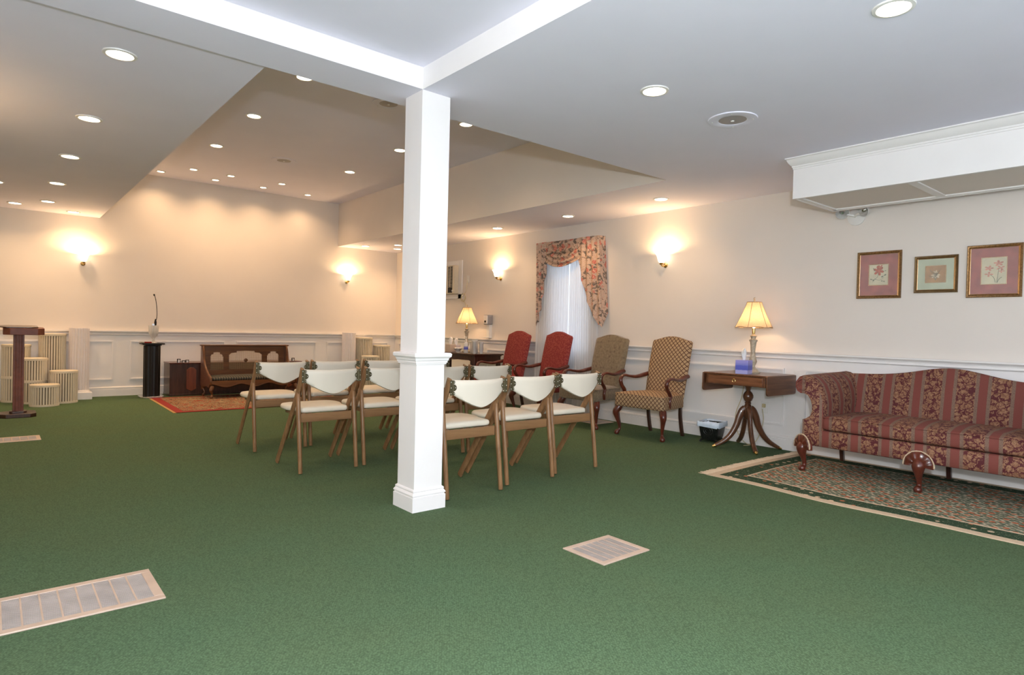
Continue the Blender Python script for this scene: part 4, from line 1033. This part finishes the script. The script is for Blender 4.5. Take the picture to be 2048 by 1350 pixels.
# ------------------------------------------------------------------ air conditioner, plug and cord, dispenser
t = thing('wall_air_conditioner', 'beige through-wall air conditioner in a white casing behind the column', 'air conditioner', (XR, 0, 0))
b = MB(); y0, y1, z0, z1 = 8.14, 8.98, 1.54, 2.15
for q in ((y0, y0+.09, z0, z1), (y1-.09, y1, z0, z1), (y0+.09, y1-.09, z1-.08, z1), (y0-.02, y1+.02, z0, z0+.07)): b.box(-.022, 0, q[0], q[1], q[2], q[3])
b.build('casing', M_trim, t, .003)
MB().box(-.10, 0, 8.23, 8.89, 1.615, 2.07).build('housing', M_slat, t, .006)
b = MB()
for k in range(17): z = 1.72+k*.0205; b.box(-.108, -.1, 8.29, 8.405, z, z+.006)
b.box(-.108, -.1, 8.345, 8.350, 1.72, 2.055); b.build('louvers', M_slat, t, smooth=0)['kind'] = 'stuff'
MB().box(-.1015, -.100, 8.285, 8.41, 1.63, 2.058).build('vent_opening', M_dark, t)
b = MB()
for k in range(26): z = 1.66+k*.015; b.box(-.105, -.1, 8.43, 8.87, z, z+.007)
b.build('front_grille', M_wall, t, smooth=0)['kind'] = 'stuff'
MB().lathe([(.016, 0), (.014, .014)], 14).build('control_knob', M_plastic, t)
o = [o for o in C.objects if o.parent == t and o.name.startswith('control_knob')][0]; o.rotation_euler = (0, -PI/2, 0); o.location = (-.10, 8.27, 1.66)
t = outlet(7.985, 1.84, 'outlet high on the wall with dangling cord, behind the lamp'); 
cp = [(-.012, 0, -.02), (-.015, .01, -.10), (-.02, .03, -.20)]
for k in range(26): a = k*.75; cp.append((-.02-.004*(k % 3), .09+.055*math.cos(a)*(1+.1*math.sin(k)), -.29+.065*math.sin(a)))
cp += [(-.015, .04, -.38), (-.012, .0, -.50), (-.012, .02, -.62), (-.012, .0, -1.1)]
tag(MB().tube(cap_curve([(XR-.006+p[0], 7.985+p[1], 1.84+p[2]) for p in cp], 4), .0035, 6).build('coiled_cord', M_cord), 'beige power cord coiled and hanging below the high wall outlet', 'cord')
t = thing('soap_dispenser', 'grey and white hand sanitizer dispenser mounted on the wall', 'dispenser', (XR, 7.39, 1.13))
MB().box(-.095, -.0, -.055, .058, 0, .145).build('body', M_grey, t, .014, 3)
MB().box(-.105, -.055, -.045, .048, .005, .135).build('front_cover', M_plastic, t, .012, 3)
MB().box(-.1065, -.104, -.02, .02, .03, .06).build('sensor_window', M_dark, t, .003)
MB().box(-.055, -.0, -.035, .028, -.19, .0).build('bracket', M_plastic, t, .004)
MB().box(-.11, -.0, -.04, .045, -.20, -.188).build('drip_tray', M_plastic, t, .004)

# ------------------------------------------------------------------ dark side table and what stands on it
t = thing('side_table', 'dark mahogany side table with square legs behind the column', 'table', (5.15, 6.98, 0))
TW, TD, TH = .74, .53, .71
MB().box(0, TD, 0, TW, TH-.020, TH).build('table_top', M_mahogd, t, .004)
MB().box(.02, TD-.02, .02, TW-.02, TH-.034, TH-.020).build('moulding', M_mahogd, t, .002)
for (a0, a1) in ((.032, .052), (TD-.05, TD-.03)):
    b = MB(); pts = [(.04, TH-.034), (TW-.04, TH-.034), (TW-.04, TH-.16), (TW-.09, TH-.12), (TW-.16, TH-.095), (.16, TH-.095), (.09, TH-.12), (.04, TH-.16)]
    b.prism(pts, 'x', a0, a1).build('apron', M_mahogd, t)
for (a0, a1) in ((.032, .052), (TW-.052, TW-.032)): MB().box(.05, TD-.05, a0, a1, TH-.11, TH-.034).build('apron', M_mahogd, t)
for x in (.03, TD-.08):
    for y in (.03, TW-.08): MB().box(x, x+.05, y, y+.05, 0, TH-.034).build('leg', M_mahogd, t, .004)
table_lamp((5.46, 7.60, .71), 'lit table lamp with beige bell shade on the dark side table')
tissue_box((5.215, 7.655, .71), 'beige tissue box at the column edge on the dark side table', M_tb3, .11, .1, .115)
tissue_box((5.335, 7.69, .71), 'pale lilac tissue box on the dark side table', M_tb2, .10, .2, .105)
t = thing('candy_bowl', 'small footed glass bowl with white wrapped sweets', 'bowl', (5.25, 7.52, .71))
MB().lathe([(.030, 0), (.028, .005), (.010, .010), (.010, .018), (.035, .028), (.055, .052), (.062, .060), (.058, .058), (.033, .034), (.004, .026)], 28, flute=lambda a: 1+.05*math.cos(8*a)).build('bowl', M_crystal, t)
b = MB(); random.seed(9)
for k in range(14): 
    a = k*2.4; rr = .012*math.sqrt(k); b.lathe([(.002, .046), (.013, .052), (.014, .062), (.004, .072)], 8, (rr*math.cos(a), rr*math.sin(a)))
b.build('wrapped_sweets', M_paper, t)['kind'] = 'stuff'
t = thing('water_bottle', 'clear plastic pump bottle with blue label on the side table', 'bottle', (5.26, 7.33, .71))
MB().lathe([(.028, 0), (.032, .006), (.032, .13), (.026, .15), (.012, .165), (.012, .178)], 24).build('bottle', M_cup, t)
MB().lathe([(.0325, .05), (.0325, .095)], 24, cap=False).build('label_band', M_tb1, t)
MB().lathe([(.014, .178), (.014, .195), (.005, .198), (.005, .225), (.012, .228), (.012, .236)], 16).tube([(0, 0, .232), (-.03, .01, .230)], .005, 8).build('pump', M_plastic, t)
def pitcher(loc, label, h=.19, r=.05):
    t = thing('glass_pitcher', label, 'pitcher', loc, 1.0, 'glass vessels on the side table')
    MB().lathe([(r*.85, 0), (r*.95, .006), (r, h*.5), (r*.9, h*.8), (r*1.0, h), (r*.96, h), (r*.86, h*.8), (r*.95, h*.5), (r*.88, .012)], 28).build('body', M_crystal, t)
    MB().tube(cap_curve([(r, 0, h*.85), (r+.035, 0, h*.82), (r+.042, 0, h*.5), (r+.01, 0, h*.25), (r*.95, 0, h*.22)], 5), .005, 8).build('handle', M_crystal, t)
pitcher((5.33, 7.215, .71), 'clear glass pitcher beside the plastic cups', .195, .050)
pitcher((5.40, 7.36, .71), 'smaller clear glass jug behind the pump bottle', .15, .042)
for k, (x, y, n_) in enumerate(((5.27, 7.14, 12), (5.34, 7.07, 10))):
    for j in range(n_):
        pass
    t = thing('cup_stack', ('tall' if k == 0 else 'shorter')+' stack of clear plastic cups on the side table corner', 'cups', (x, y, .71), 0, 'stacks of plastic cups')
    for j in range(5):
        z = j*.022; MB().lathe([(.022, z), (.032, z+.082), (.034, z+.084), (.031, z+.082), (.021, z+.003)], 20).build('cup', M_cup, t)

# ------------------------------------------------------------------ back wall group
def drum(mb_x, mb_y, h, label, r=.15, mid=None, n=32):
    t = thing('tambour_pedestal', label, 'pedestal', (mb_x, mb_y, 0), 0, 'round cream tambour display pedestals')
    MB().lathe([(r-.012, .008), (r-.012, h-.008)], n).build('core', M_slatd, t, smooth=30)
    b = MB()
    for k in range(n):
        a0 = 2*PI*k/n+.026; a1 = 2*PI*(k+1)/n-.026; ri, ro = r-.012, r-.003
        poly = [(ri*math.cos(a0), ri*math.sin(a0)), (ro*math.cos(a0+.018), ro*math.sin(a0+.018)), (ro*math.cos(a1-.018), ro*math.sin(a1-.018)), (ri*math.cos(a1), ri*math.sin(a1))]
        b.prism(poly, 'z', .02, h-.02)
    b.build('slats', M_slat, t, smooth=0)['kind'] = 'stuff'
    MB().lathe([(r, h-.030), (r+.002, h-.015), (r, h-.003), (r-.006, h), (.01, h+.001)], 48).build('top_cap', M_slat, t, smooth=45)
    MB().lathe([(r, 0), (r+.001, .022), (r-.008, .024), (.01, .024)], 48).build('base_ring', M_slat, t, smooth=45)
    if mid: MB().lathe([(r-.008, mid-.018), (r, mid-.014), (r, mid+.014), (r-.008, mid+.018)], 48, cap=False).build('middle_ring', M_slat, t, smooth=45)
M_slatd = plain('tambour_gap', (0.10, 0.08, 0.055), 0.8)
drum(.50, 9.45, .262, 'lowest cream tambour pedestal, in front of the left cluster')
drum(.71, 9.72, .408, 'second lowest cream tambour pedestal, right front of the left cluster')
drum(.40, 9.82, .565, 'middle-height cream tambour pedestal behind the lectern post', mid=.275)
drum(.24, 10.09, .725, 'ringed tall cream tambour pedestal at the left end of the cluster', mid=.31)
drum(.61, 10.09, .868, 'tallest cream tambour pedestal in the left cluster, beside the white fluted column')
drum(5.03, 10.09, .862, 'tallest cream tambour pedestal in the right back corner')
drum(5.38, 10.09, .726, 'cream tambour pedestal in the right back corner next to the room corner')
drum(4.99, 9.76, .555, 'cream tambour pedestal in front of the tallest one, right back corner')
drum(5.33, 9.73, .44, 'low cream tambour pedestal just above the chair back, right back corner')
def fluted(x, y, h, label, r=.115, m=M_fluted):
    t = thing('fluted_column_stand', label, 'pedestal', (x, y, 0), 0, 'white fluted display columns')
    MB().box(-.14, .14, -.14, .14, 0, .095).build('plinth', M_white, t, .004)
    MB().lathe([(r+.012, .095), (r+.012, .11), (r+.002, .122)], 48).build('base_ring', M_white, t)
    MB().lathe([(r, .12), (r, h)], 120, flute=lambda a: 1-.06*abs(math.sin(a*12))).build('shaft', m, t, smooth=25)
fluted(.895, 10.06, .945, 'white fluted column stand beside the left tambour pedestals')
fluted(4.735, 10.06, .94, 'white fluted column stand beside the right tambour pedestals')
# black fluted pedestal, vase, microphone
t = thing('black_pedestal', 'black fluted pedestal on a grey square base left of the bench', 'pedestal', (1.715, 9.86, 0))
MB().prism(rounded([(-.15, -.15), (.15, -.15), (.15, .15), (-.15, .15)], .04, 1), 'z', 0, .022).build('base_plate', M_silver, t, .003)
MB().lathe([(.105, .022), (.105, .715), (.085, .728)], 96, flute=lambda a: 1-.07*abs(math.sin(a*7))).build('shaft', M_black, t, smooth=35)
MB().prism(rounded([(-.14, -.14), (.14, -.14), (.14, .14), (-.14, .14)], .035, 1), 'z', .738, .756).build('top_plate', M_black, t, .004)
MB().box(-.10, .10, -.10, .10, .722, .738).build('neck_plate', M_black, t, .004)
t = thing('crystal_vase', 'clear cut crystal vase standing on the black pedestal', 'vase', (1.725, 9.84, .756))
MB().lathe([(.045, 0), (.043, .008), (.018, .02), (.014, .05), (.022, .075), (.046, .11), (.058, .15), (.060, .20), (.062, .245), (.057, .245), (.054, .20), (.050, .15), (.038, .115), (.006, .085)], 36, flute=lambda a: 1+.05*math.cos(12*a)).build('body', M_crystal, t, smooth=25)
t = thing('gooseneck_microphone', 'thin black gooseneck microphone standing in the crystal vase', 'microphone', (1.725, 9.84, .756))
MB().tube(cap_curve([(.0, 0, .10), (.005, 0, .25), (.035, 0, .34), (.038, 0, .45), (.025, 0, .58), (.006, 0, .665)], 6), .0045, 8).build('neck', M_black, t)
MB().lathe([(.006, 0), (.011, .008), (.011, .02), (.006, .026)], 12).build('capsule', M_black, t)
o = [o for o in C.objects if o.parent == t and o.name.startswith('capsule')][0]; o.location = (.003, 0, .655); o.rotation_euler = (0, -.2, 0)
MB().lathe([(.006, .235), (.014, .255), (.016, .29), (.006, .335)], 12, (.022, 0)).build('swivel', M_black, t)
MB().box(-.02, .012, -.01, .01, .225, .27).build('clip', M_silver, t, .003)
t = thing('red_shears', 'small red-handled tool with silver tips on the black pedestal', 'tool', (1.64, 9.79, .757))
MB().box(-.03, .055, -.02, .02, 0, .018).build('handle', M_rugred, t, .005)
MB().tube([(-.03, .008, .010), (-.09, .02, .016)], [.004, .002], 8).tube([(-.03, -.008, .008), (-.10, -.012, .008)], [.004, .002], 8).build('tip', M_silver, t)
# low cabinet
t = thing('low_cabinet', 'low dark mahogany cabinet with a long hexagonal panel behind the bench', 'cabinet', (1.935, 9.845, 0))
MB().box(0, 1.88, 0, .385, .0, .460).build('body', M_mahogd, t, .003)
MB().box(-.006, 1.90, -.008, .39, .460, .476).build('top_board', M_mahog, t, .003)
MB().box(-.004, 1.885, -.006, .385, .0, .03).build('plinth', M_mahogd, t, .002)
M_walnutp = wood('red_walnut', (0.13, 0.028, 0.010), (0.24, 0.060, 0.024), 0.3, 2, 8, 0.3)
for x in (.215, 1.62):
    o = MB().prism([(x, .37), (x+.04, .405), (x+.09, .405), (x+.13, .37), (x+.13, .10), (x+.065, .062), (x, .10)], 'y', -.012, 0).build('hexagonal_panel', M_walnutp, t, .004)
for k, (x, y, z, h) in enumerate(((2.06, 9.90, .476, .045), (2.12, 9.89, .476, .022), (2.17, 9.90, .476, .030), (3.72, 9.93, .476, .040))):
    lb = ('tallest of three tiny black and white cups on the low cabinet', 'middle of three tiny black and white cups on the low cabinet', 'right one of three tiny black and white cups on the low cabinet', 'tiny black and white cup right of the bench')[k]
    t = thing('small_cup', lb, 'cup', (x, y, z), 0, 'tiny cups on the low cabinet')
    MB().lathe([(.014, 0), (.016, h*.8)], 14).build('cup', M_paper, t)
    MB().box(-.022, -.014, -.012, .012, 0, h).box(-.022, .022, -.012, .012, h, h+.008).box(.014, .020, -.012, .012, 0, h).build('black_holder', M_black, t, .001)

# bench
B = thing('cane_bench', 'carved wooden bench with cane back panels and dark striped seat', 'bench', (2.93, 9.50, .0075))
X0, X1b = -.62, .62; YBK = .24
def holes(x):
    def arch(x, xc, hw, zb, zt, e):
        u = (x-xc)/hw
        if abs(u) >= 1: return None
        a = abs(u); z = zt-e*.35*(a**2)
        if a > .55: z -= e*.45
        if a > .86: z -= e*.55*((a-.86)/.14)
        return (zb, z)
    for q in ((-.405, .088, .365, .622, .05), (.0, .238, .365, .642, .045), (.405, .088, .365, .632, .05)):
        h_ = arch(x, *q)
        if h_: return h_
    return None
b = MB(); n_ = 150
for i in range(n_):
    xa = -.575+1.15*i/n_; xb = -.575+1.15*(i+1)/n_; h_ = holes((xa+xb)/2)
    if h_: b.box(xa, xb, YBK-.012, YBK+.012, .27, h_[0]).box(xa, xb, YBK-.012, YBK+.012, h_[1], .712)
    else: b.box(xa, xb, YBK-.012, YBK+.012, .27, .712)
b.build('back_panel', M_bench, B, smooth=0)
for xc, hw in ((-.405, .090), (0, .240), (.405, .090)):
    b = MB(); n_ = int(2*hw/.0135)
    for i in range(n_+1): x = xc-hw+2*hw*i/n_; b.box(x-.0014, x+.0014, YBK-.003, YBK, .36, .655)
    m_ = int(.29/.0135)
    for i in range(m_+1): z = .362+.29*i/m_; b.box(xc-hw, xc+hw, YBK-.004, YBK-.001, z-.0014, z+.0014)
    b.build('cane_panel', M_cane_, B, smooth=0)['kind'] = 'stuff'
MB().lathe([(.028, 0), (.026, .012), (.016, .016), (.014, .024)], 20).build('carved_rosette', M_bench, B)
o = [o for o in C.objects if o.parent == B and o.name.startswith('carved_rosette')][0]; o.rotation_euler = (PI/2, 0, 0); o.location = (0, YBK-.012, .50)
MB().box(X0-.01, X1b+.01, YBK-.05, YBK+.03, .712, .732).build('top_rail', M_bench, B, .006)
for s in (-1, 1):
    b = MB(); cu = cap_curve([(YBK-.03, .712), (YBK-.075, .62), (YBK-.11, .50), (YBK-.20, .40), (YBK-.34, .325), (YBK-.46, .28), (YBK-.47, .20), (YBK-.42, .14)], 5)
    poly = [(q[0], q[1]) for q in cu]+[(YBK-.30, .155), (YBK-.10, .14), (YBK+.03, .14), (YBK+.03, .712)]
    x = s*.597; b.prism(poly, 'x', x-.016, x+.016); b.build('side_panel', M_bench, B, .004)
    g = MB(); cu3 = [(x, q[0]-.004, q[1]+.004) for q in cu[:32]]; g.tube(cu3, (.016), 8, upv=(1, 0, 0)); g.build('arm_moulding', M_bench, B, smooth=60)
    for y in (-.225, .165):
        g = MB(); cabriole(g, s*.575, y, .165, s, -1 if y < 0 else 1, .75); g.build('leg', M_bench, B, smooth=60)
o_ = rounded([(-.575, -.235), (.575, -.235), (.575, .222), (-.575, .222)], .02, 3)
b = MB(); slab(b, o_, .245, .285, .022, .018); b.build('seat_cushion', M_seatstripe, B, smooth=60)
b = MB(); pts = [(-.585, .243)]+[(.585, .243)]
for k in range(60, -1, -1):
    u = k/60; x = -.585+1.17*u; pts.append((x, .175+.018*math.cos(u*2*PI*3)-.010*abs(math.sin(u*2*PI*1.5))))
b.prism(pts, 'y', -.235, -.215); b.build('apron', M_bench, B, .003)
b = MB(); b.tube([(p[0], -.237, p[1]+.008) for p in pts[2:]], .004, 6); b.build('carved_edge', M_bench, B)
MB().box(-.585, .585, -.21, .20, .205, .243).build('seat_frame', M_bench, B)

# lectern
t = thing('lectern', 'reddish wooden pedestal lectern with slanted top at the left edge', 'lectern', (.225, 8.56, 0))
def octr(hx, hy, cc): return [(-hx+cc, -hy), (hx-cc, -hy), (hx, -hy+cc), (hx, hy-cc), (hx-cc, hy), (-hx+cc, hy), (-hx, hy-cc), (-hx, -hy+cc)]
MB().prism(octr(.155, .16, .05), 'z', 0, .042).build('base', M_mahogd, t, .005)
MB().prism(octr(.075, .075, .025), 'z', .042, .062).build('base_step', M_mahogd, t, .004)
MB().lathe([(.045, .062), (.045, .89)], 64, flute=lambda a: (1.06/max(abs(math.cos(a)), abs(math.sin(a)))**.75)*(1-.045*abs(math.sin(a*8)))).build('post', M_lect if 'M_lect' in globals() else M_mahog, t, smooth=40)
g = MB(); oc = octr(.175, .17, .055)
g.loft([[(p[0]+.04, p[1], .882) for p in oc], [(p[0]+.04, p[1], .952+(p[1]+.17)*.04) for p in oc]]); g.build('top_box', M_lect, t, .004)
g = MB(); g.loft([[(p[0]*.92, p[1]*.92, .955+(p[1]+.17)*.05) for p in oc], [(p[0]*.92, p[1]*.92, .966+(p[1]+.17)*.05) for p in oc]]); g.build('reading_board', M_mahogd, t, .003)
